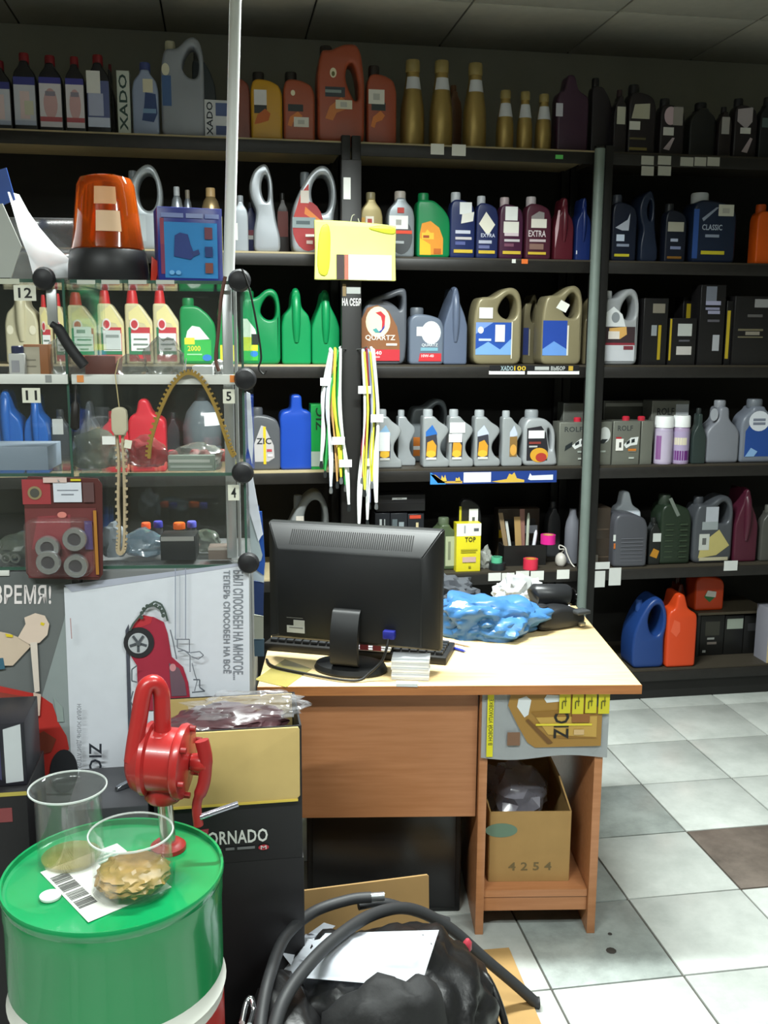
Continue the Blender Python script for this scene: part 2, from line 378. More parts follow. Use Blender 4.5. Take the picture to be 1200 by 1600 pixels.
# advertising strips on the shelf lips
def strip(brd, x0, y0, x1, y1, colr, items, name='shelf_banner'):
    bo = boards[brd]; base = Vector(bo.parent.location)
    p = on_y(x0, y1, YF-0.012); q = on_y(x1, y0, YF-0.012); W = q.x-p.x; H = q.z-p.z
    o = obj(name, box((0, 0, H/2), (W, 0.003, H)), pm(colr), bo, ((p.x+q.x)/2-base.x, -0.0115, p.z))
    # flat print as one sub level of the banner is too deep: it is put on the board beside it
    for it in items: deco(bo, W, H, -0.0130, [it], (p.x+q.x)/2-base.x, p.z)
strip(('M', 4), 672, 735, 870, 757, '#1c3a83', [('p', [(0, 0), (0, 1), (.03, .8), (.12, .1), (.12, 0)], '#3e8fd6'), ('p', [(.0, .85), (.02, .6), (.06, .1), (.25, .05), (.25, .25), (.1, .25), (.04, .8)], '#c9a24a'), ('p', [(.08, .2), (.09, .75), (.105, .5), (.115, .8), (.13, .2)], '#d9b648'), ('p', [(.195, .2), (.2, .55), (.215, .45), (.225, .6), (.24, .2)], '#d9b648'), ('s', .26, .12, .475, .95, '#f0f0ec'), ('p', [(.48, .15), (.6, .35), (.62, .8), (.64, .7), (.66, .9), (.68, .4), (.74, .25), (.74, .05), (.55, .05)], '#d3ae47'), ('p', [(.77, .3), (.785, .8), (.8, .6), (.97, .65), (.97, .22), (.79, .22)], '#dfe6f2'), ('t', 'ГАЗПРОМНЕФТЬ', .81, .32, .96, .55, '#1c3a83')])
strip(('M', 3), 765, 571, 905, 580, '#17171a', [('t', 'XADO', .12, .1, .26, .9, '#9fb6bc'), ('t', '100', .27, .1, .4, .9, '#d8b63a'), ('r', .5, .2, .66, .8, '#b0b3b1'), ('t', 'ВЫБОР', .68, .15, .84, .85, '#c9ccca'), ('r', .88, .1, .93, .9, '#c2a03e')])
strip(('M', 3), 764, 579.5, 820, 585, '#f2f2ef', []); strip(('M', 3), 824, 579.5, 905, 585, '#f2f2ef', [])
# ================================================================== bottles and canisters
SH = {  # front outlines in the unit box, hole(s), cap box
 'jug':   ([(0, 0), (0, .60), (.05, .78), (.12, .87), (.34, .87), (.44, .89), (.62, .98), (.80, 1), (.94, .94), (1, .78), (1, 0)],
           [[(.48, .70), (.58, .84), (.74, .92), (.87, .85), (.90, .72), (.86, .60), (.70, .58), (.56, .62)]], (.11, .86, .35, .97)),
 'jugL':  ([(1, 0), (1, .60), (.95, .78), (.88, .87), (.66, .87), (.56, .89), (.38, .98), (.20, 1), (.06, .94), (0, .78), (0, 0)],
           [[(.52, .70), (.42, .84), (.26, .92), (.13, .85), (.10, .72), (.14, .60), (.30, .58), (.44, .62)]], (.65, .86, .89, .97)),
 'ring':  ([(.02, 0), (0, .30), (.04, .52), (.22, .74), (.44, .92), (.66, 1), (.84, .96), (.97, .80), (1, .60), (.92, .42), (.94, .2), (.96, 0)],
           [[(.42, .66), (.48, .80), (.62, .89), (.78, .88), (.88, .74), (.86, .54), (.72, .44), (.52, .48)]], (.22, .78, .42, .93)),
 'twist': ([(.18, 0), (.18, .25), (.28, .46), (.10, .62), (.06, .76), (.20, .92), (.48, 1), (.62, .97), (.74, .80), (.76, .56), (.84, .34), (.95, .18), (.95, 0)],
           [[(.44, .62), (.40, .76), (.50, .88), (.60, .86), (.64, .70), (.58, .55)]], None),
 'total': ([(0, 0), (0, .62), (.10, .80), (.30, .88), (.55, .93), (.82, 1), (.97, 1), (1, .90), (1, .3), (.96, 0)],
           [[(.42, .84), (.62, .86), (.88, .93), (.90, .80), (.86, .70), (.74, .78), (.56, .84)]], None),
 'slope': ([(0, 0), (0, .80), (.05, .88), (.42, .88), (.55, .86), (.80, .75), (.97, .62), (1, .5), (1, 0)], [], (.07, .87, .40, 1)),
 'slopeB':([(0, 0), (0, .74), (.06, .84), (.18, .88), (.36, .88), (.62, .86), (.90, .80), (1, .66), (1, 0)], [], (.07, .87, .45, 1)),
 'castr': ([(0, 0), (0, .78), (.03, .82), (.50, .82), (.60, .79), (1, .58), (1, 0)], [], (.02, .80, .50, 1)),
 'sqneck':([(0, 0), (.02, .55), (0, .70), (.08, .78), (.34, .80), (.36, 1), (.66, 1), (.68, .80), (.92, .78), (1, .70), (.98, .55), (1, 0)], [], None),
 'gaz':   ([(0, 0), (0, .86), (.05, .89), (.42, .89), (.58, .80), (.92, .70), (.97, .62), (.84, .52), (.68, .42), (.66, .30), (.80, .18), (1, .13), (1, 0)], [], (.05, .88, .41, 1)),
 'gazjug':([(0, 0), (0, .70), (.06, .80), (.14, .86), (.46, .86), (.64, .84), (.86, .72), (.93, .58), (.93, .30), (1, .10), (1, 0)],
           [[(.70, .70), (.80, .62), (.83, .40), (.80, .26), (.74, .40), (.70, .56)]], (.12, .86, .50, 1)),
 'edge':  ([(0, 0), (0, .52), (.08, .66), (.32, .76), (.36, .94), (.43, 1), (.57, 1), (.64, .94), (.68, .76), (.92, .66), (1, .52), (1, 0)], [], None),
 'fin':   ([(0, 0), (0, .50), (.14, .66), (.30, .80), (.40, .98), (.50, 1), (.58, .96), (.66, .80), (.88, .64), (1, .50), (1, 0)], [], None),
 'ctr':   ([(0, 0), (0, .62), (.08, .74), (.30, .83), (.34, .89), (.66, .89), (.70, .83), (.92, .74), (1, .62), (1, 0)], [], (.29, .88, .71, 1)),
 'narrow':([(0, 0), (0, .48), (.10, .58), (.34, .70), (.36, .90), (.64, .90), (.66, .70), (.90, .58), (1, .48), (1, 0)], [], (.34, .90, .66, 1)),
 'big':   ([(0, 0), (0, .70), (.06, .86), (.10, .93), (.30, .93), (.40, .96), (.60, 1), (.84, 1), (.93, .90), (1, .62), (1, 0)],
           [[(.58, .66), (.64, .80), (.76, .82), (.86, .64), (.88, .46), (.80, .42), (.68, .52)]], (.08, .92, .34, 1)),
 'box':   ([(0, 0), (0, 1), (1, 1), (1, 0)], [], None),
 'flatjug':([(0, 0), (0, .70), (.08, .78), (.22, .80), (.30, 1), (.52, 1), (.66, .80), (.98, .72), (1, .6), (1, 0)], [], None),
}
CAPM = {}
def cap_mesh(r, h):
    n = 20; prof = [(r*0.98, 0), (r, h*0.08), (r, h*0.8), (r*0.9, h*0.97), (r*0.5, h)]
    return lathe(prof, n)
def bottle(label, x0, x1, yt, row, kind, body, cap=None, items=(), name='oil_bottle', cat='bottle', off=0.03, d=None, rz=0.0, group=None, yb=None, metal=0.0, rough=0.34, zb=None, edge=None):
    fr = YF + off; a = on_y(x0, 500, fr).x; b = on_y(x1, 500, fr).x
    xm = (x0+x1)/2; zt_ = on_y(xm, yt, fr).z; base = ROW[row] if zb is None else zb
    yb_ = (on_y(xm, 900, fr).x, )
    # the frame is tilted a little, so take x at the item's own height
    a = on_y(x0, (yt+ (yb or yt+90))/2, fr).x; b = on_y(x1, (yt+(yb or yt+90))/2, fr).x
    W = b-a; H = zt_-base
    if d is None: d = min(max(W*0.62, 0.05), 0.13)
    t = thing(name, label, cat, ((a+b)/2, fr+d/2, base), rz, group)
    ol, holes, cp = SH[kind]
    f = lambda P: [((u-0.5)*W, v*H) for u, v in P]
    if kind == 'box': outl = [f(ol)]
    else: outl = [fillet(f(ol), min(W, H)*(.16 if holes else .11))] + [chaikin(f(h), 2, 0.25) for h in holes]
    bev = edge if edge is not None else (0.0025 if kind == 'box' else min(0.012, d*0.2, W*0.075))
    me = slab(outl, d, bev)
    zmin = min(v.co.z for v in me.vertices)
    for v in me.vertices: v.co.z -= zmin
    if not (cap and cp):
        s_ = H/max(v.co.z for v in me.vertices)
        for v in me.vertices: v.co.z *= s_
    obj('body', me, mat(body, rough, metal=metal, vary=0.07, scale=9), t)
    if cap and cp:
        u0, v0, u1, v1 = cp; r = min((u1-u0)/2*W, d*0.48)
        cm_ = cap_mesh(r, (v1-v0)*H+0.006)
        if kind == 'castr':
            for v in cm_.vertices: k_ = 1-.32*(v.co.z/((v1-v0)*H+.006)); v.co.x *= k_; v.co.y *= k_
        obj('cap', cm_, plastic(cap, 0.4), t, ((u0+u1)/2*W-W/2, 0, v0*H-0.006))
    if kind in ('edge', 'fin') and W > 0.06:
        hp_ = spline([(0, -d/2+.004, .30*H), (0, -d/2-.004, .52*H), (0, -d/2+.002, .80*H), (0, -d/2+.03, .965*H), (0, 0, .975*H)], 4); n_ = len(hp_)
        obj('handle', tube(hp_, [W*(.05+.10*math.sin(math.pi*min(1, .12+k/(n_-1)*.8))) for k in range(n_)], 12), mat(body, rough, metal=metal, vary=0.07, scale=9), t)
    deco(t, W, H, -d/2, items)
    return t
def rbottle(label, x0, x1, yt, row, prof, body, items=(), cap=None, name='oil_bottle', cat='bottle', off=0.03, group=None, metal=0.0, rough=0.34, zb=None, trans=0.0):
    """round bottle: prof = [(radius share, height share)]; cap = (from, colour); items = (u0,u1 in turns of the front, v0,v1,colour)"""
    fr = YF+off; xm = (x0+x1)/2; a = on_y(x0, yt+60, fr).x; b = on_y(x1, yt+60, fr).x; R = (b-a)/2
    base = ROW[row] if zb is None else zb; H = on_y(xm, yt, fr+R).z-base
    t = thing(name, label, cat, ((a+b)/2, fr+R, base), 0, group)
    rad = lambda v: next((r0+(r1-r0)*(v-v0)/(v1-v0) for (r0, v0), (r1, v1) in zip(prof, prof[1:]) if v0 <= v <= v1 and v1 > v0), prof[-1][0])
    cv = cap[0] if cap else 1.1
    obj('body', lathe([(r*R, v*H) for r, v in prof if v <= cv+1e-6] , 28), mat(body, rough, metal=metal, vary=0.08, trans=trans), t)
    if cap: obj('cap', lathe([(rad(cv)*R*1.06, cv*H)] + [(r*R*1.04, v*H) for r, v in prof if v > cv+1e-6], 24), plastic(cap[1], 0.4), t)
    for (a0, a1, v0, v1, h, nm) in items:
        bm = bmesh.new(); n = 10; m_ = 4; g = []
        for j in range(m_+1):
            v = v0+(v1-v0)*j/m_; r = rad(v)*R+0.0008
            g.append([bm.verts.new((r*math.cos(-math.pi/2+(a0+(a1-a0)*k/n)*math.pi), r*math.sin(-math.pi/2+(a0+(a1-a0)*k/n)*math.pi), v*H)) for k in range(n+1)])
        for j in range(m_):
            for k in range(n): bm.faces.new((g[j][k], g[j][k+1], g[j+1][k+1], g[j+1][k]))
        obj(nm, finish(bm, 60), pm(h), t)
    return t

# ---------------------------------------------------------------- row 1 (top, dim)
G1 = 'dark bottles with red caps on the top shelf'
lab5 = [('r', .06, .58, .94, .68, '#3b3f86'), ('r', .06, .07, .94, .58, '#c3c6d2'), ('r', .3, .15, .7, .5, '#d9c3c6'), ('r', .06, .07, .94, .13, '#aab2c8')]
lab6 = [('r', .06, .62, .94, .70, '#3f3f8e'), ('r', .06, .06, .94, .62, '#d2ced6'), ('e', .5, .36, .28, .2, '#c9a3a6'), ('r', .06, .13, .94, .19, '#b25a62'), ('r', .3, .46, .7, .52, '#8d8796')]
same = 'black oil bottle with dark red cap and white blue label, one of a row'
bottle('black oil bottle with dark red cap at the far end of its row', -22, 17, 92, 1, 'ctr', '#17161a', '#6a1620', lab5, group=G1)
bottle('black oil bottle with red cap and pale label with cream seal', 18, 56, 80, 1, 'ctr', '#17161a', '#7a1820', lab5+[('s', .48, .2, .85, .38, '#c9c8b4')], group=G1)
bottle('black oil bottle with red cap and pinkish label with red band, wider twin', 58, 97, 84, 1, 'ctr', '#17161a', '#7a1820', lab6, group=G1)
bottle('black oil bottle with red cap and pinkish label with red band, narrower twin', 100, 132, 86, 1, 'ctr', '#17161a', '#7a1820', lab6, group=G1)
bottle('black oil bottle with red cap and square white sticker over blue label', 133, 172, 83, 1, 'ctr', '#17161a', '#7a1820', [('r', .06, .08, .94, .66, '#5a6390'), ('r', .06, .08, .94, .2, '#c3cbe0'), ('s', .05, .5, .6, .78, '#dcdcda'), ('r', .1, .22, .7, .5, '#a9b0cc')], group=G1)
bottle('black oil bottle with red cap hidden behind the stickered one', 164, 179, 96, 1, 'narrow', '#17161a', '#6a1620', [], off=0.16, d=0.08)
bottle('tall slim white carton with dark vertical lettering on the top shelf', 183, 203, 110, 1, 'box', '#b9c0b8', None, [('t', 'XADO', .15, .06, .8, .94, '#26403c', 90)], name='oil_carton', cat='carton', d=0.07)
bottle('pale blue grey oil bottle with blue cap and navy swoosh label', 206, 247, 95, 1, 'ctr', '#8b97b2', '#3f4a80', [('r', .42, .58, .8, .76, '#c9c4ac'), ('p', [(.35, .2), (.45, .4), (.5, .58), (.9, .56), (.95, .3), (.8, .18)], '#2f4370'), ('r', .4, .3, .9, .36, '#6f8fb0')])
bottle('big dim silver canister with large handle opening on the top shelf', 250, 318, 55, 1, 'jug', '#878c95', '#b8b49c', [('r', .03, .3, .24, .6, '#3c5a88'), ('e', .12, .66, .09, .06, '#c9c6b0')], name='oil_canister', cat='canister')
bottle('dark slate canister standing behind the white box on the top shelf', 300, 337, 75, 1, 'slope', '#3f474d', '#2c3236', [], name='oil_canister', cat='canister', off=0.2, d=0.1)
bottle('small white carton with vertical black lettering beside the white pole', 320, 358, 156, 1, 'box', '#c3c6cc', None, [('t', 'XADO', .08, .06, .34, .94, '#1d2733', 90), ('r', .46, .58, .96, .92, '#4a5a86'), ('r', .46, .08, .96, .32, '#3f4d78')], name='oil_carton', cat='carton', d=0.07)
bottle('brick red oil bottle mostly hidden by the white pole', 362, 391, 108, 1, 'slopeB', '#7e4030', '#241c1a', [], off=0.06)
OR = lambda s=1: [('r', .14, .42, .62, .52, '#2c3334'), ('p', [(.12, .22), (.2, .34), (.45, .42), (.6, .36), (.5, .3), (.3, .27), (.25, .2)], '#c8763a')]
bottle('yellow oil bottle with black cap and orange swirl on the top shelf', 392, 441, 110, 1, 'slopeB', '#b98a1c', '#1f1b19', [('r', .1, .38, .5, .5, '#2b3334'), ('p', [(.1, .22), (.2, .36), (.45, .45), (.62, .38), (.55, .28), (.3, .24)], '#b05a22'), ('s', .1, .5, .5, .72, '#c9c9cc')])
bottle('brick red one litre oil bottle with white sticker low on front', 443, 492, 110, 1, 'slopeB', '#96492f', '#1f1b19', OR()+[('e', .3, .68, .07, .04, '#c9c2a8'), ('s', .32, .2, .8, .34, '#cfcdc4'), ('r', .45, .24, .66, .3, '#a9a8a2')])
bottle('large brick red oil canister with handle opening on the top shelf', 496, 570, 67, 1, 'big', '#96472e', '#2a2422', [('r', .16, .46, .58, .56, '#333a40'), ('p', [(.16, .24), (.25, .36), (.5, .46), (.62, .42), (.6, .34), (.4, .3), (.32, .22)], '#c0743f'), ('e', .33, .7, .07, .05, '#cfc9ac'), ('e', .33, .69, .035, .025, '#5b5a30'), ('r', .16, .5, .5, .53, '#7a8a88'), ('s', .38, .34, .73, .43, '#cbc8b4'), ('r', .48, .36, .62, .41, '#a9a8a2')], name='oil_canister', cat='canister')
bottle('brick red one litre oil bottle with white sticker high on front', 574, 620, 100, 1, 'slopeB', '#92452d', '#2a2220', OR()+[('s', .04, .5, .58, .68, '#cfcdc4'), ('r', .2, .55, .42, .63, '#a9a8a2')])
GOLD = [(.94, 0), (1, .02), (1, .28), (.95, .45), (.72, .66), (.58, .78), (.54, .86), (.57, .865), (.57, .98), (.52, 1)]
nm = 'golden brown slim bottle with white neck tag on the top shelf'
G2 = 'gold bottles on the top shelf'
for q, (a, b, yt) in enumerate(((629, 667, 95), (675, 712, 96), (728, 765, 100))):
    rbottle(['large gold bottle next to the brick red bottle on the top shelf', 'large gold bottle between two other large gold ones', 'large gold bottle beside the three small gold bottles'][q], a, b, yt, 1, GOLD, '#a58d55', [(-.32, .32, .66, .80, '#c3c6cc', 'sticker')], (.86, '#8a7a4a'), group=G2, metal=0.7, rough=0.34)
for q, (a, b, yt) in enumerate(((779, 806, 142), (811, 835, 144), (840, 865, 148))):
    rbottle(['small gold bottle next to the large gold bottles on the top shelf', 'small gold bottle between two other small gold ones', 'small gold bottle beside the dark purple canister'][q], a, b, yt, 1, GOLD, '#a58d55', [(-.4, .4, .55, .78, '#c3c6cc', 'sticker')], (.86, '#8a7a4a'), group=G2, metal=0.7, rough=0.34)
bottle('brown gold bottle standing behind the large gold ones', 700, 722, 130, 1, 'ctr', '#6e4a30', '#6e4a30', [], off=0.2, d=0.07)
bottle('dark purple oil canister with white side tag on the top shelf', 872, 921, 116, 1, 'flatjug', '#3a2336', None, [('s', -.06, .45, .16, .62, '#b8b8c4')], name='oil_canister', cat='canister')
bottle('nearly black oil canister behind the top of the grey pole', 925, 958, 120, 1, 'slope', '#221d22', '#17161a', [], name='oil_canister', cat='canister', off=0.07)
dk = '#1f1a1e'
bottle('black bottle with narrow white label strip right of the grey pole', 960, 980, 138, 1, 'ctr', dk, '#2a1a20', [('s', .2, .45, .85, .72, '#b3b3a6')])
bottle('black bottle with cream label and gold line on the top shelf', 983, 1026, 130, 1, 'slopeB', dk, '#17161a', [('p', [(.1, .5), (.2, .7), (.75, .72), (.75, .5)], '#a9a795'), ('s', .03, .34, .42, .46, '#c9c9c4'), ('r', .05, .05, .7, .09, '#7d6f3a'), ('r', .05, .2, .65, .23, '#5a5236')])
bottle('black bottle with pinkish round label beside a plain dark one', 1032, 1070, 152, 1, 'slopeB', dk, '#17161a', [('e', .4, .68, .26, .16, '#b9a3ac'), ('r', .5, .52, .9, .84, '#8f8a86'), ('s', .12, .34, .55, .48, '#c6c6c2'), ('p', [(.15, .1), (.5, .3), (.6, .3), (.4, .08)], '#a89aa0')])
bottle('plain dark bottle without label on the top shelf', 1078, 1120, 158, 1, 'ctr', '#191a1b', '#17161a', [], off=0.05)
bottle('dark bottle with a slim pale label strip on the top shelf', 1123, 1143, 165, 1, 'ctr', '#221c1e', '#17161a', [('s', .2, .45, .8, .78, '#9d9a98')])
bottle('black bottle with shield shaped pale label on the top shelf', 1148, 1184, 152, 1, 'slopeB', dk, '#17161a', [('p', [(.1, .8), (.75, .84), (.75, .6), (.5, .48), (.1, .6)], '#a39ba0'), ('s', .25, .4, .7, .5, '#c6c6c2'), ('p', [(.35, .1), (.7, .34), (.8, .32), (.6, .08)], '#a89aa0')])
bottle('dark bottle next to the shield labelled one', 1188, 1215, 150, 1, 'ctr', '#1a1d20', '#17161a', [('s', .1, .5, .5, .65, '#4a5a5a')])

# ---------------------------------------------------------------- row 2
tag(obj('crumpled_bag', lump((.09, .07, .06), 71, .25, ridge=.3), mat('#1d1c1f', .6), None, (on_y(80, 290, YF+.2).x, YF+.2, ROW['2L']+.0)), 'dark crumpled bag on the shelf behind the clear tray', 'bag')
bottle('silver oil canister with big handle ring behind the orange beacon', 184, 254, 254, '2L', 'ring', '#a4abb0', '#7a8085', [('r', .1, .1, .6, .4, '#b4bcc0')], name='oil_canister', cat='canister', metal=0.35)
SILV = [(.95, 0), (1, .03), (1, .7), (.8, .8), (.5, .86), (.5, .99), (.46, 1)]
rbottle('small silver bottle behind the blue lamp box', 268, 286, 292, '2L', SILV, '#9aa0a8', [], (.86, '#b4b8be'), metal=0.6, off=0.05)
rbottle('small silver bottle with dull cap behind the blue lamp box', 287, 301, 297, '2L', SILV, '#8a9098', [], (.86, '#7f776a'), metal=0.6, off=0.08)
rbottle('small gold bottle behind the blue lamp box', 316, 344, 294, '2L', SILV, '#a8916a', [], (.86, '#c0a070'), metal=0.6, off=0.05)
bottle('silver bottle half hidden by the white pole', 364, 388, 304, '2L', 'ctr', '#a0a6ac', '#9aa0a6', [('r', .1, .2, .3, .5, '#e8e8e4')], metal=0.35)
bottle('navy bottle with red white band behind silver canisters', 383, 402, 315, '2L', 'ctr', '#232a5c', '#3a3f4a', [('r', .05, .28, .95, .36, '#d8d8d4'), ('r', .05, .36, .95, .46, '#8a3a48')], off=0.15, d=0.06)
bottle('silver canister turned edge on with twisted handle beside white pole', 386, 440, 256, '2L', 'twist', '#a9aeb4', None, [], name='oil_canister', cat='canister', metal=0.4, rough=0.3, d=0.11)
bottle('dark bottle with red label behind the twisted silver canister', 432, 452, 300, '2L', 'ctr', '#2a2220', '#20201e', [('r', .1, .3, .9, .7, '#6e2a22')], off=0.2, d=0.06)
bottle('silver canister with red oval label and large handle ring', 455, 527, 256, '2L', 'ring', '#a8adb2', '#6d7378', [('e', .36, .30, .34, .28, '#a3292c'), ('p', [(.06, .42), (.2, .66), (.38, .78), (.36, .5), (.5, .42), (.4, .36), (.1, .36)], '#b8342f'), ('p', [(.3, .52), (.62, .38), (.6, .34), (.28, .44)], '#e0823a'), ('s', .2, .56, .38, .7, '#d9cfc4'), ('r', .02, .28, .52, .4, '#8c9a9c'), ('r', .1, .32, .4, .36, '#4d5c60'), ('r', .3, .18, .5, .21, '#e0d8d0'), ('r', .32, .1, .46, .14, '#d8b8b0')], name='oil_canister', cat='canister', metal=0.35, d=0.11)
bottle('gold oil bottle with silver cap above the yellow bag', 563, 598, 299, 2, 'ctr', '#a89868', '#8a8060', [('r', .05, .45, .2, .6, '#d8a040'), ('r', .24, .47, .6, .62, '#e8e0d0'), ('r', .32, .5, .52, .58, '#b03a2c')], metal=0.2)
bottle('silver oil bottle with dark oval label and red stripe', 606, 648, 297, 2, 'ctr', '#8e959a', '#b0a8a0', [('e', .5, .3, .42, .26, '#4a4d50'), ('s', .05, .42, .75, .62, '#f0f0ee'), ('r', .3, .48, .5, .56, '#a9a8a2'), ('r', .1, .35, .9, .4, '#e0482c'), ('r', .35, .66, .6, .74, '#b83a30'), ('r', .25, .2, .6, .24, '#a8adb0')], metal=0.3)
bottle('green oil bottle with orange and yellow label among dark bottles', 652, 704, 300, 2, 'slope', '#12804a', '#0f7a45', [('p', [(.08, .04), (.08, .36), (.14, .52), (.4, .56), (.66, .46), (.78, .3), (.78, .05)], '#e8962c'), ('p', [(.08, .04), (.08, .3), (.4, .2), (.42, .04)], '#f0c22a'), ('p', [(.14, .28), (.14, .38), (.24, .38), (.3, .43), (.4, .38), (.5, .38), (.5, .28)], '#f2c23a'), ('r', .18, .3, .36, .34, '#a84a20'), ('r', .5, .06, .72, .14, '#c0641c')])
EX = lambda a, b, c, t, w_, s: [('s',)+s[0]+('#eceeee',), ('p', s[1], '#e8e6de'), ('t', t, .2, .36, .85, .43, w_) if t == 'EXTRA' else ('r', .2, .37, .8, .42, w_), ('r', .2, .28, .85, .32, '#c9c4c8'), ('r', .2, .2, .6, .25, c), ('r', .14, .08, .9, .13, '#d8b93c')]
bottle('blue oil bottle with silver cap and two stacked white stickers', 704, 743, 299, 2, 'slopeB', '#212d5c', '#b9bdc4', EX(0, 0, '#56609a', 'SUPER', '#c9cde0', [(.36, .66, .84, .84), [(.42, .52), (.9, .56), (.94, .7), (.46, .66)]]))
bottle('blue oil bottle with white sticker turned as a diamond', 745, 779, 305, 2, 'slopeB', '#232c58', '#b9bdc4', [('p', [(.1, .55), (.42, .74), (.84, .54), (.52, .36)], '#ece8da'), ('t', 'EXTRA', .2, .34, .85, .4, '#c9cde0'), ('r', .1, .24, .7, .29, '#b9bdd0'), ('r', .1, .16, .6, .21, '#6a70a0'), ('r', .1, .08, .85, .13, '#d8b93c')])
bottle('maroon oil bottle with two square white stickers', 781, 818, 307, 2, 'slopeB', '#46203a', '#b9a8ac', EX(0, 0, '#7a4a60', 'LUX', '#d8c8d0', [(.22, .62, .74, .84), [(.16, .42), (.8, .42), (.8, .6), (.16, .6)]]))
bottle('maroon oil bottle with one sticker above the word extra', 822, 862, 306, 2, 'slopeB', '#4c2030', '#b9b0b4', [('p', [(.2, .68), (.5, .76), (.7, .74), (.7, .56), (.2, .56)], '#8f8a8a'), ('s', .2, .5, .8, .64, '#e8e4da'), ('t', 'EXTRA', .1, .36, .78, .46, '#d8ccd0'), ('r', .15, .28, .78, .32, '#c9b8bc'), ('r', .15, .16, .7, .25, '#8a6a60'), ('r', .1, .08, .8, .12, '#d8b93c')])
bottle('dark red oil bottle turned edge on', 867, 897, 309, 2, 'edge', '#561a26', None, [('p', [(.05, .2), (.2, .5), (.25, .8), (.15, .8), (.02, .5)], '#c9a8b0')], d=0.1)
bottle('royal blue oil bottle turned edge on beside the grey pole', 901, 924, 309, 2, 'edge', '#1a2c66', None, [('s', .02, .1, .1, .16, '#d8d8e0')], d=0.1)
bottle('navy oil bottle with white triangle and yellow stripe right of the pole', 957, 996, 303, 2, 'slopeB', '#191f30', '#3a3f4a', [('p', [(.12, .5), (.6, .62), (.7, .72), (.66, .46), (.4, .46)], '#b0b6c4'), ('r', .18, .3, .5, .4, '#c8d4e8'), ('r', .2, .22, .7, .26, '#8a93a8'), ('r', .12, .07, .72, .11, '#c9bd2e')])
bottle('navy oil canister with oval handle opening beside a slim navy bottle', 997, 1032, 298, 2, 'twist', '#1c2538', None, [], name='oil_canister', cat='canister', d=0.12)
bottle('small navy oil bottle with pale sticker and dull orange stripe', 1040, 1073, 317, 2, 'slopeB', '#171c2a', '#24262a', [('s', .1, .52, .85, .68, '#a8a698'), ('r', .25, .35, .6, .4, '#a8b0c8'), ('r', .25, .22, .75, .27, '#7a84a8'), ('r', .12, .06, .8, .1, '#8a6024')])
bottle('wide navy oil canister with pale lettering and yellow bar', 1084, 1152, 299, 2, 'slopeB', '#1b263c', '#c3c8ce', [('r', .0, 0.06, .12, .75, '#2f5298'), ('t', 'CLASSIC', .2, .46, .66, .54, '#a8b2c4'), ('r', .28, .36, .6, .4, '#8a94a8'), ('r', .2, .12, .74, .17, '#c9bd2e'), ('p', [(.18, .62), (.5, .78), (.56, .78), (.22, .58)], '#8a94a8'), ('s', .55, .66, .9, .82, '#c4c4b8'), ('r', .64, .7, .8, .77, '#a9a8a2')], name='oil_canister', cat='canister', d=0.12)
bottle('bright orange canister on the second shelf', 1183, 1222, 318, 2, 'slopeB', '#d85a14', '#b84a10', [], name='oil_canister', cat='canister')

# ---------------------------------------------------------------- row 3
G3 = 'cream bottles with red caps behind the glass showcase'
cas = lambda x: [('p', [(.14, .6), (.14, .7), (.5, .8), (.96, .5), (.96, .40), (.7, .55)], '#e8dc9c'), ('r', .12, .04, .9, .5, '#c23a44'), ('p', [(.12, .16), (.12, .5), (.22, .5), (.18, .16)], '#2f7a54'), ('r', .12, .13, .9, .18, '#2f7a54'), ('r', .2, .18, .88, .42, '#eceeec'), ('e', .34, .54, .17, .08, '#e8dcd8'), ('e', .34, .54, .12, .055, '#c23a44'), ('r', .3, .33, .8, .35, '#6a7a70'), ('r', .28, .26, .82, .28, '#7a8a80'), ('r', .4, .2, .7, .22, '#8a968c')] + x
bottle('cream oil bottle turned edge on behind the tag marked twelve', 6, 58, 447, 3, 'edge', '#cfc8a8', None, [('r', .38, .62, .62, .74, '#e4dfc0'), ('e', .16, .44, .1, .06, '#efe9cf'), ('e', .84, .44, .1, .06, '#efe9cf')], d=0.14, name='oil_canister', cat='canister')
bottle('cream oil bottle with red cap next to the showcase black knob', 62, 80, 460, 3, 'castr', '#d3c9a0', '#cc2a2e', cas([]), group=G3, d=0.07)
bottle('cream oil bottle with red cap behind the showcase glass joint', 84, 104, 458, 3, 'castr', '#d3c9a0', '#cc2a2e', cas([]), group=G3, d=0.07, off=0.05)
bottle('cream oil bottle with red cap and upper white sticker over label', 106, 150, 456, 3, 'castr', '#d3c9a0', '#cc2a2e', cas([('s', .2, .38, .82, .52, '#f0f0ee'), ('r', .3, .43, .6, .48, '#8a8a8a')]), group=G3, d=0.07)
bottle('cream oil bottle with red cap and silvery film label', 152, 193, 453, 3, 'castr', '#d3c9a0', '#cc2a2e', cas([('s', .2, .2, .86, .46, '#c6cecb'), ('r', .3, .36, .8, .4, '#8a9490')]), group=G3, d=0.07)
bottle('cream oil bottle with red cap and clean white label beside the silvery one', 195, 238, 453, 3, 'castr', '#d3c9a0', '#cc2a2e', cas([]), group=G3, d=0.07)
bottle('cream oil bottle with red cap next to the green bottle', 239, 279, 453, 3, 'castr', '#d3c9a0', '#cc2a2e', cas([]), group=G3, d=0.07)
BPL = [('p', [(.14, .36), (.2, .5), (.34, .58), (.55, .56), (.82, .38)], '#e6efe6'), ('r', .1, .05, .86, .37, '#2fb04a'), ('r', .12, .3, .4, .4, '#e6e23a'), ('t', '2000', .2, .2, .56, .28, '#e8d83a'), ('e', .74, .1, .13, .05, '#2f7ac8'), ('r', .18, .14, .6, .16, '#9fe0a8')]
bottle('green oil bottle with white and yellow label next to cream bottles', 281, 337, 465, 3, 'slope', '#118a4a', '#0f7a42', BPL)
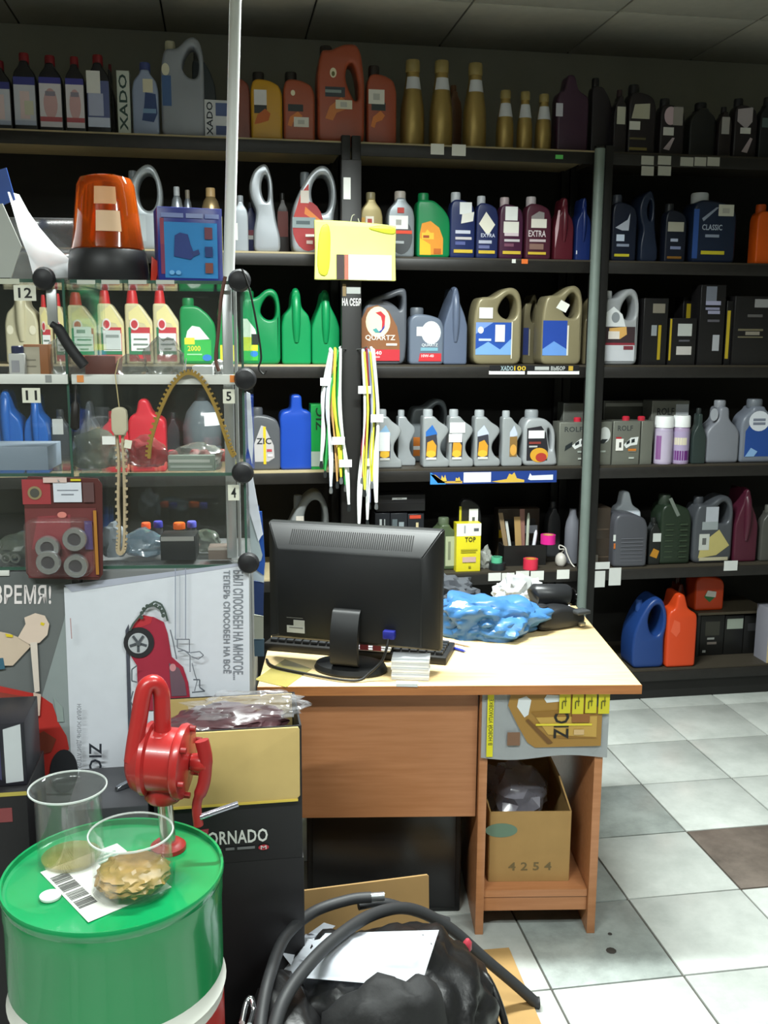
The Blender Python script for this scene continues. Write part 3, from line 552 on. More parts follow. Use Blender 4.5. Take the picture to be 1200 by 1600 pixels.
bottle('green oil bottle behind the showcase aluminium upright', 340, 372, 468, 3, 'slope', '#118a4a', '#0f7a42', [('r', .1, .05, .86, .3, '#d8d83a'), ('r', .3, .3, .7, .6, '#e0e8d8')])
bottle('large green oil canister with ring handle and yellow label', 376, 438, 450, 3, 'jug', '#11814a', '#0d6d3c', [('p', [(.03, .36), (.05, .6), (.16, .6), (.36, .46), (.4, .36)], '#eaf0e6'), ('r', .03, .08, .42, .36, '#d9dc2e'), ('r', .03, .05, .42, .18, '#3cae3c'), ('e', .32, .14, .1, .04, '#2f7ac8'), ('s', .26, .26, .44, .4, '#1c2420')], name='oil_canister', cat='canister', d=0.12)
bottle('green oil canister turned edge on next to the ring handled one', 440, 486, 452, 3, 'edge', '#118a50', None, [], name='oil_canister', cat='canister', d=0.17)
bottle('green oil canister turned edge on next to the black post', 487, 531, 455, 3, 'fin', '#118a50', None, [], name='oil_canister', cat='canister', d=0.17)
bottle('dark grey oil canister with brown label and colourful round emblem', 565, 636, 450, 3, 'total', '#5c6068', None, [('p', [(.0, .04), (.0, .6), (.12, .74), (.34, .78), (.6, .7), (.78, .5), (.84, .3), (.84, .05)], '#8a5a38'), ('e', .36, .56, .27, .2, '#f2e3bd'), ('p', [(.3, .68), (.42, .7), (.52, .64), (.5, .52), (.44, .46), (.45, .56), (.42, .63)], '#c03038'), ('p', [(.44, .46), (.5, .52), (.52, .6), (.5, .48), (.42, .42), (.34, .42)], '#2f3f9a'), ('p', [(.24, .46), (.3, .42), (.4, .42), (.32, .48)], '#4a9a9a'), ('t', 'QUARTZ', .08, .31, .74, .39, '#f4ead8'), ('r', .54, .25, .78, .28, '#e8dcc8'), ('r', .0, .05, .84, .2, '#c0303a'), ('t', '5W-40', .06, .13, .44, .18, '#f0e0e0'), ('r', .06, .09, .4, .11, '#e0a8a8')], name='oil_canister', cat='canister', d=0.11)
bottle('small grey oil bottle with white disc and red stripe', 640, 694, 480, 3, 'slopeB', '#6a7484', '#5a6068', [('e', .62, .56, .28, .2, '#e6eaec'), ('s', .2, .5, .55, .66, '#f0f2f2'), ('r', .32, .24, .82, .3, '#7aa8b8'), ('t', 'QUARTZ', .35, .31, .82, .37, '#d8dce0'), ('p', [(.26, .06), (.3, .2), (.92, .2), (.92, .06)], '#c8323a'), ('t', '10W-40', .34, .13, .7, .18, '#f0d8d8')])
bottle('grey oil canister turned edge on beside the red striped bottle', 694, 731, 449, 3, 'fin', '#5f6a80', None, [], name='oil_canister', cat='canister', d=0.17)
CHV = [('r', .04, .13, .78, .55, '#2450a8'), ('p', [(.04, .13), (.04, .2), (.3, .3), (.55, .2), (.78, .34), (.78, .13)], '#7aa8e0'), ('p', [(.04, .4), (.04, .55), (.4, .55)], '#7a9adc'), ('e', .14, .45, .06, .045, '#e0e6f0'), ('r', .1, .31, .36, .34, '#c0cef0'), ('r', .78, .08, .8, .56, '#e4e0d0')]
bottle('gold grey canister with ring handle, blue label and white sticker', 741, 816, 449, 3, 'jug', '#8f8668', None, CHV+[('s', .1, .6, .38, .74, '#eeeeea'), ('s', .44, .3, .64, .52, '#e8eaf0')], name='oil_canister', cat='canister', metal=0.15, d=0.12)
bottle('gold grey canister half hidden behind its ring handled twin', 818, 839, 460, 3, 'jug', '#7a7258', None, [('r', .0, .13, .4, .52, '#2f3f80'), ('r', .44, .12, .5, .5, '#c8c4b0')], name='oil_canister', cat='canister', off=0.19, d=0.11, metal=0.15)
bottle('gold grey canister with ring handle beside the grey pole', 848, 911, 446, 3, 'jug', '#8f8668', None, [('r', .02, .12, .62, .56, '#2448a4'), ('p', [(.02, .12), (.02, .2), (.3, .3), (.62, .2), (.62, .12)], '#6a9ae0'), ('r', .62, .12, .66, .5, '#e4e0d0'), ('p', [(.32, .72), (.56, .66), (.66, .76), (.44, .82)], '#efefe8')], name='oil_canister', cat='canister', metal=0.15, d=0.12)
bottle('gold grey canister turned edge on half behind the grey pole', 912, 938, 465, 3, 'edge', '#83795c', None, [], name='oil_canister', cat='canister', off=0.1, d=0.14)
bottle('silver canister with white disc label and dark band right of the pole', 941, 999, 450, 3, 'jugL' if False else 'jug', '#9a9da0', '#c9ccce', [('p', [(.05, .5), (.1, .68), (.3, .76), (.54, .66), (.64, .5)], '#dde0e2'), ('e', .36, .62, .11, .07, '#8a8f94'), ('r', .02, .28, .9, .5, '#3a2c30'), ('p', [(.2, .34), (.5, .34), (.68, .4), (.66, .5), (.2, .48)], '#d8a860'), ('r', .18, .34, .48, .44, '#e0d8d0'), ('r', .02, .05, .9, .28, '#c9ccd2'), ('r', .02, .26, .9, .29, '#8a2f3c'), ('r', .6, .2, .86, .25, '#7a3440')], name='oil_canister', cat='canister', d=0.1)
blk = '#1c1b1c'
bottle('black oil carton with yellow edge stripe and pale tag, lower twin', 1005, 1043, 466, 3, 'box', blk, None, [('s', .36, .78, .86, .92, '#7a7468'), ('s', .34, .44, .56, .6, '#8a9094'), ('r', .62, .08, .74, .6, '#a8901f')], name='oil_carton', cat='carton', d=0.09)
bottle('short black oil carton with two white square stickers', 1045, 1087, 497, 3, 'box', blk, None, [('s', .3, .62, .82, .88, '#b4b8b4'), ('s', .28, .22, .84, .4, '#c0bcb8'), ('r', .0, .1, .07, .98, '#b09820'), ('r', .35, .5, .75, .54, '#56545c')], name='oil_carton', cat='carton', d=0.09)
bottle('black oil carton with yellow edge behind the short black carton', 1066, 1092, 464, 3, 'box', '#171617', None, [('r', .2, .3, .6, .9, '#b09a24')], name='oil_carton', cat='carton', off=0.16, d=0.09)
bottle('tall black oil carton with pale lettering and white strip sticker', 1094, 1133, 445, 3, 'box', blk, None, [('r', .2, .8, .62, .98, '#6f7480'), ('r', .2, .75, .8, .8, '#9a9ab4'), ('r', .2, .69, .76, .72, '#8a8aa4'), ('r', .3, .64, .78, .68, '#9494ac'), ('s', .55, .18, .82, .38, '#a8aab0'), ('r', .3, .54, .78, .57, '#5a5860')], name='oil_carton', cat='carton', d=0.09)
bottle('slim black carton with bright yellow side stripe', 1134, 1144, 470, 3, 'box', '#171617', None, [('r', .1, .1, .6, .85, '#b8a028')], name='oil_carton', cat='carton', d=0.09, off=0.04)
bottle('widest black oil carton with grey sticker', 1147, 1212, 463, 3, 'box', blk, None, [('s', .46, .84, .78, .96, '#8f8f90'), ('r', .1, .5, .7, .53, '#6a6450'), ('r', .28, .44, .62, .49, '#8a8478'), ('r', .1, .4, .7, .42, '#6a6450'), ('r', .3, .7, .66, .74, '#5a5858')], name='oil_carton', cat='carton', d=0.1)

# ---------------------------------------------------------------- row 4
bottle('blue canister beside its twin behind the grey blue tray', -18, 34, 612, 4, 'edge', '#1f5aa8', None, [], name='oil_canister', cat='canister', d=0.15)
bottle('blue canister turned edge on behind the tag marked eleven', 36, 74, 618, 4, 'edge', '#1f5aa8', None, [], name='oil_canister', cat='canister', d=0.15)
bottle('grey dark bottle with white sticker behind the showcase', 80, 108, 640, 4, 'ctr', '#3c3f42', '#2a2c2e', [('s', .1, .6, .7, .85, '#b8bab4')], off=0.1)
bottle('silver grey bottle turned edge on next to the red bottles', 124, 154, 628, 4, 'edge', '#6a7078', None, [], d=0.1, metal=0.3)
bottle('small red oil bottle next to the red canister behind glass', 156, 201, 643, 4, 'ctr', '#c02a38', '#a8202c', [('r', .3, .2, .75, .34, '#e0d8d4'), ('t', 'ZIC', .2, .14, .8, .24, '#30282a')])
bottle('glossy red canister with top handle seen through the showcase', 200, 259, 624, 4, 'flatjug', '#c22434', None, [('p', [(.2, .05), (.2, .4), (.45, .45), (.6, .3), (.6, .05)], '#8a1f2a')], name='oil_canister', cat='canister', d=0.12)
bottle('dark grey bottle between red canister and clear bottle', 261, 281, 645, 4, 'ctr', '#2b2d31', '#232427', [], off=0.12)
CLR = [(.92, 0), (1, .03), (1, .1), (.95, .13), (1, .16), (1, .27), (.95, .30), (1, .33), (1, .55), (.8, .72), (.42, .84), (.34, .86), (.34, .99), (.3, 1)]
rbottle('clear grey plastic bottle with ridges seen through the showcase', 284, 346, 608, 4, CLR, '#5b6368', [(.05, .45, .56, .72, '#e8ecee', 'label')], (.86, '#26282b'), rough=0.15)
bottle('dark grey oil bottle with pale kite label and yellow stripe', 390, 438, 637, 4, 'slopeB', '#54565a', '#4a4c50', [('p', [(.16, .14), (.14, .42), (.38, .72), (.5, .7), (.78, .4), (.8, .2), (.6, .14)], '#b4b0b0'), ('r', .44, .1, .53, .7, '#d8b82a'), ('t', 'ZIC', .22, .42, .7, .52, '#24262a'), ('r', .55, .3, .72, .34, '#b04a50'), ('r', .58, .22, .74, .26, '#d8d4d4')])
bottle('royal blue oil canister with square neck on the fourth shelf', 437, 489, 617, 4, 'sqneck', '#1c46a8', None, [], name='oil_canister', cat='canister', d=0.13)
bottle('green tin with black vertical lettering behind the white cords', 486, 507, 632, 4, 'box', '#158a3e', None, [('t', 'ZIC', .35, .6, .95, .95, '#10301c', 90), ('r', .0, .05, .9, .28, '#9aa89c')], name='oil_tin', cat='tin', d=0.1)
gz = '#aeb3b5'
G4 = 'silver bottles with notched handles on the fourth shelf'
GL = lambda top: [('p', [(.1, .62), (.34, .74), (.52, .6), (.52, .56), (.1, .52)], top), ('p', [(.1, .16), (.1, .54), (.5, .58), (.54, .4), (.52, .16)], '#3a3a44'), ('p', [(.12, .2), (.16, .44), (.36, .48), (.5, .38), (.48, .2)], '#d89a2c'), ('e', .3, .24, .18, .06, '#e8b83a'), ('r', .12, .14, .5, .18, '#d8d8d4')]
bottle('silver notched oil bottle with white sticker beside the hanging cords', 589, 629, 640, 4, 'gaz', gz, '#a8adb0', GL('#8ab0d0')+[('s', .08, .3, .5, .62, '#e8ecec')], metal=0.35, group=G4)
bottle('silver notched oil bottle turned from view behind the cords', 622, 650, 641, 4, 'gaz', '#a8adb0', '#a0a5a8', [], metal=0.35, group=G4, off=0.1, d=0.06)
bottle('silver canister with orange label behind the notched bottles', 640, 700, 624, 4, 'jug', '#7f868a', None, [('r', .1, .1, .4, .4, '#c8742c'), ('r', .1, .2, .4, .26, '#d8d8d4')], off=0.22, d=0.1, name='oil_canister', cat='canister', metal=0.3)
bottle('silver notched oil bottle with dark blue peak and yellow label', 661, 703, 640, 4, 'gaz', gz, '#a8adb0', GL('#2a6ab8'), metal=0.35, group=G4)
bottle('silver notched oil bottle with two white stickers on its neck', 702, 741, 640, 4, 'gaz', gz, '#a8adb0', GL('#c8ccd0')+[('s', .02, .6, .62, .78, '#eeeeec'), ('s', -.02, .44, .5, .58, '#eeeeec')], metal=0.35, group=G4)
bottle('silver notched oil bottle with pale peak and orange label', 742, 783, 641, 4, 'gaz', gz, '#a8adb0', GL('#c4cce0'), metal=0.35, group=G4)
bottle('narrow silver notched oil bottle turned slightly sideways', 785, 817, 642, 4, 'gaz', gz, '#a8adb0', [('p', [(.36, .62), (.56, .74), (.72, .6), (.72, .56), (.36, .52)], '#c4cce0'), ('r', .36, .18, .72, .54, '#8a6a3a'), ('e', .54, .3, .16, .1, '#d8a048')], metal=0.35, group=G4)
bottle('silver oil canister with black label and golden swirl', 818, 872, 641, 4, 'gazjug', '#b2b6b9', '#8f9498', [('p', [(.1, .1), (.1, .68), (.5, .72), (.64, .6), (.72, .3), (.7, .1)], '#26242a'), ('s', .14, .5, .6, .64, '#eef0f0'), ('e', .46, .2, .26, .13, '#d8a030'), ('e', .52, .16, .16, .08, '#b03a30'), ('r', .16, .4, .5, .44, '#8a3a34'), ('r', .16, .34, .4, .37, '#b8b8b8')], name='oil_canister', cat='canister', metal=0.3, d=0.1)
RF = lambda x=[]: [('t', 'ROLF', .16, .78, .72, .9, '#3c4040'), ('p', [(.18, .34), (.4, .44), (.42, .56), (.2, .46)], '#22282a'), ('p', [(.4, .46), (.66, .62), (.94, .64), (.9, .46), (.66, .44), (.5, .38)], '#dde0de'), ('p', [(.5, .46), (.62, .5), (.62, .58), (.5, .52)], '#22282a'), ('p', [(.68, .5), (.8, .52), (.8, .6), (.68, .58)], '#22282a'), ('r', .58, .3, .86, .34, '#a8b0a8'), ('r', .6, .14, .8, .18, '#b4bab2')] + x
tin = '#83857c'
def tinbox(label, x0, x1, yt, items, off=0.03, capx=0.65, zb=None):
    t = bottle(label, x0, x1, yt, 4, 'box', tin, None, items, name='oil_tin', cat='tin', off=off, d=0.09, metal=0.5, zb=zb, rough=0.4)
    W = on_y(x1, 650, YF+off).x-on_y(x0, 650, YF+off).x; H = on_y((x0+x1)/2, yt, YF+off).z-(ROW[4] if zb is None else zb)
    obj('cap', lathe([(0.016, 0), (0.016, 0.014), (0.012, 0.018)], 16), plastic('#b8283a'), t, ((capx-0.5)*W, 0, H))
    return t
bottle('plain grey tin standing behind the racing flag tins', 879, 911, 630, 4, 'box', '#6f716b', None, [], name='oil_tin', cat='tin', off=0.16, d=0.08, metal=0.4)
tinbox('grey tin with racing flag print left of the grey pole', 873, 923, 660, RF(), capx=.66)
tinbox('grey tin with racing flag print half behind the grey pole', 925, 955, 659, [('e', .62, .7, .3, .18, '#c9ccca'), ('p', [(.2, .5), (.5, .6), (.8, .6), (.6, .5)], '#22282a'), ('r', .3, .3, .7, .34, '#a8b0a8')], capx=.4)
tinbox('grey tin with racing flag print and hanging white tag', 957, 999, 658, RF([('s', .1, .33, .38, .6, '#eceae4'), ('r', .1, .6, .3, .64, '#b02a34'), ('r', .22, .4, .3, .52, '#4a4a46'), ('r', .56, .32, .86, .37, '#c8762c')]), capx=.6)
tinbox('grey tin turned edge on next to the white capped cans', 1001, 1019, 658, [], capx=.3)
bottle('taller grey tin with dark lettering and white sticker behind the spray cans', 1017, 1075, 626, 4, 'box', '#7c7d75', None, [('t', 'ROLF', .14, .76, .6, .88, '#2c2e2e'), ('s', .64, .7, .98, .94, '#b8bcc0')], name='oil_tin', cat='tin', off=0.17, d=0.1, metal=0.4)
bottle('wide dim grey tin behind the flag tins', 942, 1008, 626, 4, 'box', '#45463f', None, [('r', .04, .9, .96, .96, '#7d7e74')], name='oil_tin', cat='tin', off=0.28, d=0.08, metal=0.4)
SPR = [(.95, 0), (1, .01), (1, .70), (.96, .74), (.92, .76), (.96, .765), (.96, .97), (.9, 1)]
rbottle('white spray can with lilac label and white cap', 1028, 1055, 650, 4, SPR, '#b4a8c0', [(-.45, .45, .04, .68, '#b9aec4', 'label'), (-.4, -.2, .1, .6, '#8a5a90', 'label')], (.765, '#eef0f0'), name='spray_can', cat='spray can', off=0.015)
rbottle('white spray can with purple label and white cap', 1056, 1081, 649, 4, SPR, '#a894b4', [(-.45, .45, .04, .68, '#a99abb', 'label'), (-.4, .1, .4, .55, '#d8d0b8', 'sticker'), (-.4, .3, .08, .28, '#6a2f78', 'label')], (.765, '#eef0f0'), name='spray_can', cat='spray can', off=0.015)
bottle('dark green bottle next to the purple spray can', 1083, 1104, 638, 4, 'narrow', '#2f3a38', '#262c2c', [], off=0.02)
bottle('plain grey oil bottle with tall bent neck on the fourth shelf', 1105, 1157, 626, 4, 'narrow', '#80838c', '#8a8d95', [('e', .18, .78, .12, .1, '#a4a8b0')], name='oil_canister', cat='canister', d=0.1)
bottle('grey oil bottle with blue label and large white oval', 1159, 1212, 624, 4, 'ctr', '#767c88', '#6a7078', [('p', [(.12, .1), (.12, .5), (.3, .66), (.7, .66), (.9, .5), (.9, .1)], '#244a94'), ('e', .5, .66, .3, .16, '#d8dce4'), ('r', .32, .66, .68, .7, '#7a8090'), ('r', .32, .6, .68, .64, '#7a8090'), ('p', [(.14, .1), (.3, .24), (.5, .18), (.4, .1)], '#8ab0dc')], d=0.1)

# ---------------------------------------------------------------- row 5
bottle('grey canister with ring handle peeking over the monitor', 445, 515, 767, 5, 'ring', '#7d8080', '#6a6d6d', [('r', .25, .58, .42, .7, '#c9c2b8')], name='oil_canister', cat='canister', d=0.12, off=0.08)
bottle('blue bottle hidden between showcase and monitor', 392, 412, 790, 5, 'ctr', '#1f4f9a', '#1a4488', [], off=0.06)
bottle('black carton with white sticker above the monitor', 588, 664, 773, 5, 'box', '#191819', None, [('s', .32, .72, .62, .83, '#e4e6e6'), ('r', .42, .75, .52, .8, '#a9a8a2'), ('r', .0, .52, 1, .54, '#2c2a2c')], name='parts_carton', cat='carton', d=0.12, zb=on_y(625, 799, YF+0.06).z, off=0.06)
for q, (a, b, yt, its) in enumerate(((586, 609, 802, [('r', .3, .5, .45, .9, '#c0c4c4'), ('r', .6, .5, .68, .9, '#a0a4a4')]), (610, 636, 802, [('r', .1, .5, .4, .9, '#5a6468'), ('r', .5, .55, .8, .85, '#8a9498')]), (637, 662, 803, [('s', .5, .5, .66, .85, '#c8b890'), ('r', .1, .92, .8, .98, '#c0442c')]))):
    bottle(['small black parts carton with white stripes above the monitor', 'small black parts carton with grey blue print above the monitor', 'small black parts carton with red top edge above the monitor'][q], a, b, yt, 5, 'box', '#202226', None, its, name='parts_carton', cat='carton', d=0.1, off=0.06)
bottle('olive green plastic jar beside the yellow carton', 676, 716, 811, 5, 'ctr', '#4c5a40', '#5a6650', [('r', .5, .08, 1, .66, '#a8b090'), ('r', .6, .2, .7, .56, '#7a8068')], d=0.09, off=0.06, name='jar', cat='jar')
t = bottle('leaning yellow and white carton with black lettering and barcode', 713, 751, 818, 5, 'box', '#e0d22a', None, [('r', 0, .74, 1, 1, '#e4e4dc'), ('r', .3, .8, .36, .96, '#9a9aa0'), ('r', .7, .84, .9, .9, '#55585c'), ('t', 'TOP', .34, .62, .78, .72, '#2a2a1c'), ('r', .18, .44, .86, .47, '#a8a020'), ('r', .18, .4, .8, .42, '#a8a020'), ('s', .25, .2, .8, .31, '#c8a8a0'), ('r', .5, .08, .6, .12, '#8a8420')], name='carton', cat='carton', d=0.06, off=0.02)
bottle('black clip case with white sticker standing behind the yellow carton', 717, 752, 780, 5, 'slopeB', '#222324', None, [('s', .44, .52, .84, .86, '#e4e6e6'), ('r', .58, .6, .7, .74, '#55585a'), ('r', .0, .6, .1, .9, '#b8b028')], name='tool_case', cat='case', d=0.04, off=0.09)
def shelf_pt(px, row, off): 
    p = on_y(px, 880, YF+off); return (p.x, YF+off, ROW[row])
tag(obj('crumpled_bag', lump((0.035, 0.03, 0.05), 5, 0.3, ridge=0.35), film('#b8bab4', 0.6, 0.2, key='cloudy_film'), None, shelf_pt(757, 5, 0.08)), 'crumpled clear plastic bag beside the yellow carton', 'bag')
def tape(label, px, py, row, off, R, h, outer, inner, dz=0.0):
    p = shelf_pt(px, row, off); t = thing('tape_roll', label, 'tape', (p[0], p[1], p[2]+dz))
    ri = R*0.72
    def ring(a, b): 
        bm = bmesh.new(); n = 28; rr = []
        for (r, z) in ((a, 0), (b, 0), (b, h), (a, h)): rr.append([bm.verts.new((r*math.cos(2*math.pi*k/n), r*math.sin(2*math.pi*k/n), z)) for k in range(n)])
        for s in range(4):
            A, B = rr[s], rr[(s+1) % 4]
            for k in range(n): bm.faces.new((A[k], A[(k+1) % n], B[(k+1) % n], B[k]))
        return finish(bm, 40)
    obj('tape', ring(ri, R), plastic(outer), t); obj('core', ring(ri*0.93, ri), plastic(inner), t); return t
tape('black tape roll lying on the shelf before the pencils', 777, 890, 5, 0.045, 0.036, 0.03, '#23282a', '#3a4644')
tape('small mint green tape roll lying on the black one', 776, 875, 5, 0.045, 0.024, 0.024, '#5ab890', '#4a8a70', 0.031)
tape('pink red tape roll lying on the shelf edge', 829, 888, 5, 0.035, 0.032, 0.045, '#d8344e', '#d89a4a')
# pen holder box with pencils, rulers, brush
ph = thing('pen_tray', 'black open pen tray on the shelf behind tape rolls', 'pen tray', shelf_pt(815, 5, 0.14))
bm = bmesh.new()
for c, s in (((0, 0, .004), (.19, .09, .008)), ((0, -.043, .045), (.19, .005, .09)), ((0, .043, .045), (.19, .005, .09)), ((-.093, 0, .045), (.005, .09, .09)), ((.093, 0, .045), (.005, .09, .09))): bx(bm, c, s)
obj('tray', finish(bm), M_BLACK, ph)
tape('hot pink tape roll standing on the black pen tray edge', 855, 870, 5, 0.115, 0.033, 0.04, '#e02a92', '#d8b070', 0.0915)
pens = [(783, 802, 0.010, '#8a7456', 'brown wooden stick leaning in the pen tray', 'stick'), (792, 815, 0.006, '#c9ccc8', 'pale grey ruler leaning in the pen tray', 'ruler'), (809, 808, 0.014, '#a98a58', 'broad tan wooden ruler in the pen tray', 'ruler'), (817, 796, 0.011, '#8a6258', 'reddish brown stick in the pen tray', 'stick'), (827, 802, 0.007, '#b0b8a8', 'light green pencil standing in the pen tray', 'pencil'), (820, 832, 0.004, '#3a4aa0', 'blue pen in the pen tray', 'pen'), (839, 829, 0.008, '#d8d8e0', 'thick white marker in the pen tray', 'marker')]
for q, (px, py, r, h, lb, ct) in enumerate(pens):
    off = 0.13+0.006*(q % 2); p = on_y(px, py, YF+off); bxx = on_y(815, 870, YF+off).x + (px-815)*0.0019
    P0 = Vector((bxx, YF+off, ROW[5]+0.012+r*0.5)); P1 = Vector((p.x, YF+off+0.01, p.z))
    if ct == 'ruler' or ct == 'stick':
        me = flat_poly([P0+Vector((-r, 0, 0)), P0+Vector((r, 0, 0)), P1+Vector((r, 0, 0)), P1+Vector((-r, 0, 0))], 0.003); tag(obj(ct, me, mat(h, 0.6)), lb, ct, 'pens and rulers on the shelf')
    else: tag(obj(ct, tube([P0, P0+(P1-P0)*0.9, P1], [r, r, r*0.5], 8), plastic(h)), lb, ct, 'pens and rulers on the shelf')
bottle('dark carton with yellow and white print behind the pens', 778, 842, 795, 5, 'box', '#3a3026', None, [('r', .02, .42, .26, .58, '#d8b020'), ('r', .1, .56, .9, .8, '#2a2a28'), ('r', .55, .5, .95, .66, '#c9ccd8')], name='parts_carton', cat='carton', off=0.25, d=0.08)
ms = thing('computer_mouse', 'white computer mouse with its cable bundled on the shelf', 'mouse', shelf_pt(876, 5, 0.07))
obj('shell', lump((0.024, 0.03, 0.034), 3, 0.06, sub=3), plastic('#c6c2ba'), ms)
obj('cable', tube(spline([(0, 0, .058), (.012, -.006, .075), (-.012, -.012, .078), (-.004, .01, .09), (.018, .0, .08), (.022, -.01, .06), (.036, -.03, .02), (.048, -.045, .0035)], 6), 0.003, 6), plastic('#d0ccc4'), ms)
rbottle('plain grey round bottle beside the grey pole', 886, 908, 795, 5, [(.95, 0), (1, .02), (1, .62), (.85, .76), (.5, .9), (.46, 1)], '#74767e', [], off=0.1)
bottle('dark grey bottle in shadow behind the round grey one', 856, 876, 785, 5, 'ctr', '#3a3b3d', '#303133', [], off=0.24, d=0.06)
bottle('white carton with yellow base behind the grey pole', 905, 924, 815, 5, 'box', '#c8ccc8', None, [('r', 0, .0, 1, .4, '#c8a020')], name='parts_carton', cat='carton', off=0.12, d=0.08)
for q, (a, b, y0_, y1_) in enumerate(((925, 953, 794, 838), (925, 953, 841, 886))):
    zb_ = ROW[5] if q else ROW[5]+0.118
    bottle(['dark brown carton on top of another beside the pole', 'dark brown carton under another beside the pole'][q], a, b, y0_, 5, 'box', '#3e352d', None, [('r', .1, .3, .9, .34, '#57493c')]+([('s', .1, .1, .3, .4, '#8f8a80')] if q else []), name='parts_carton', cat='carton', d=0.12, zb=zb_, off=0.05)
bottle('grey ribbed canister below the white funnel', 959, 1012, 803, 5, 'slopeB', '#4c4d53', None, [('s', -.02, .5, .05, .62, '#c8ccc8'), ('r', .0, .36, .05, .46, '#c06a2c')]+[('r', .2, .12+.07*k, .85, .13+.07*k, '#6a6b72') for k in range(7)], name='oil_canister', cat='canister', d=0.12, off=0.0)
t = bottle('white funnel standing behind the grey ribbed canister', 960, 1002, 768, 5, 'flatjug', '#d8e0ea', None, [], name='funnel', cat='funnel', off=0.13, d=0.06, zb=ROW[5]+0.0)
bottle('black bottle with white and orange stickers between canisters', 1014, 1032, 810, 5, 'ctr', '#1d1f1e', '#1d1f1e', [('s', .3, .5, 1.0, .68, '#c0c4c0'), ('p', [(.1, .2), (.4, .36), (.9, .3), (.7, .14)], '#b07a24')])
bottle('dark green ribbed canister on the fifth shelf', 1033, 1081, 775, 5, 'slopeB', '#222e22', '#2c362c', [('p', [(.2, .96), (.3, .98), (.6, .72), (.5, .7)], '#6a726a')]+[('r', .14, .1+.08*k, .4, .12+.08*k, '#33402f') for k in range(7)]+[('r', .6, .1+.08*k, .84, .12+.08*k, '#33402f') for k in range(7)], name='oil_canister', cat='canister', d=0.12)
bottle('grey silver canister with white tag and yellow label', 1085, 1146, 775, 5, 'jug', '#4c4f54', '#3c3f44', [('s', .28, .62, .6, .84, '#a8acb4'), ('r', .2, .5, .6, .62, '#8f9698'), ('p', [(.14, .08), (.2, .3), (.64, .5), (.92, .26), (.6, .12)], '#b0a468'), ('s', .14, .2, .4, .44, '#b8bab4'), ('r', .22, .28, .32, .38, '#5c5c5a'), ('r', .16, .04, .9, .09, '#b0aa90')], name='oil_canister', cat='canister', d=0.12, metal=0.2)
bottle('maroon canister turned edge on at the fifth shelf', 1150, 1186, 765, 5, 'fin', '#4a1c2c', None, [], name='oil_canister', cat='canister', d=0.15)
bottle('dim grey bottle beside the maroon canister on the fifth shelf', 1190, 1215, 790, 5, 'ctr', '#4a4a46', '#55554f', [])

# ---------------------------------------------------------------- bottom shelf
bottle('blue canister on the bottom shelf beside the orange one', 990, 1043, 934, 6, 'ring', '#1f3d78', '#24447f', [], name='oil_canister', cat='canister', d=0.14, off=0.02)
bottle('tall orange canister on the bottom shelf', 1044, 1090, 929, 6, 'flatjug', '#c9431c', None, [('p', [(.1, .5), (.2, .66), (.4, .62), (.42, .5), (.3, .42)], '#d85a3a')], name='oil_canister', cat='canister', d=0.13, off=-0.01+0.02)
zl = on_y(1140, 956, YF+0.14).z
lg = thing('low_stand', 'low dark stand board over the black battery cartons', 'stand', (on_y(1150, 950, YF+.13).x, YF+0.27, ROW[6]))
obj('stand_board', box((0.0, 0, zl-ROW[6]-0.006), (0.36, 0.26, 0.012)), mat('#5c5444', 0.6), lg)
for sx in (-1, 1): obj('stand_side', box((sx*0.173, 0, (zl-ROW[6]-0.012)/2), (0.014, 0.26, zl-ROW[6]-0.012)), M_BLACK, lg)
bottle('orange canister with green white sticker on the low stand', 1086, 1131, 893, 6, 'slopeB', '#c23f14', '#7a2a12', [('p', [(.3, .36), (.4, .5), (.68, .5), (.68, .34), (.5, .22)], '#2f6a3a'), ('p', [(.34, .38), (.42, .52), (.72, .48), (.7, .34)], '#c4c2b8')], name='oil_canister', cat='canister', d=0.11, off=0.17, zb=zl)
for q, (a, b, its) in enumerate(((1093, 1130, [('r', .2, .5, .8, .85, '#33332c'), ('r', .3, .4, .6, .45, '#8a8c88'), ('r', .3, .28, .7, .34, '#6a625c'), ('s', .12, .08, .26, .14, '#8a8c88')]), (1131, 1160, [('s', .1, .66, .95, .92, '#8f988c')]), (1161, 1187, [('r', .2, .6, .7, .8, '#2c2c2e')]))):
    bottle(['black battery carton with dim window print on the bottom shelf', 'black battery carton with pale square sticker on the bottom shelf', 'plain black battery carton on the bottom shelf'][q], a, b, 962, 6, 'box', '#171716', None, its, name='battery_carton', cat='carton', d=0.18, off=0.15)
bottle('white grey carton on the bottom shelf beside the battery cartons', 1200, 1230, 952, 6, 'box', '#8a8a94', None, [('r', 0, 0, .12, 1, '#b8a880'), ('p', [(.12, .1), (.4, .1), (.3, .6), (.12, .7)], '#6a3a50')], name='parts_carton', cat='carton', d=0.11, off=0.01)
bottle('dim orange bottle behind the tall orange canister', 1054, 1072, 900, 6, 'ctr', '#6a2410', '#401a10', [], off=0.25, d=0.08)
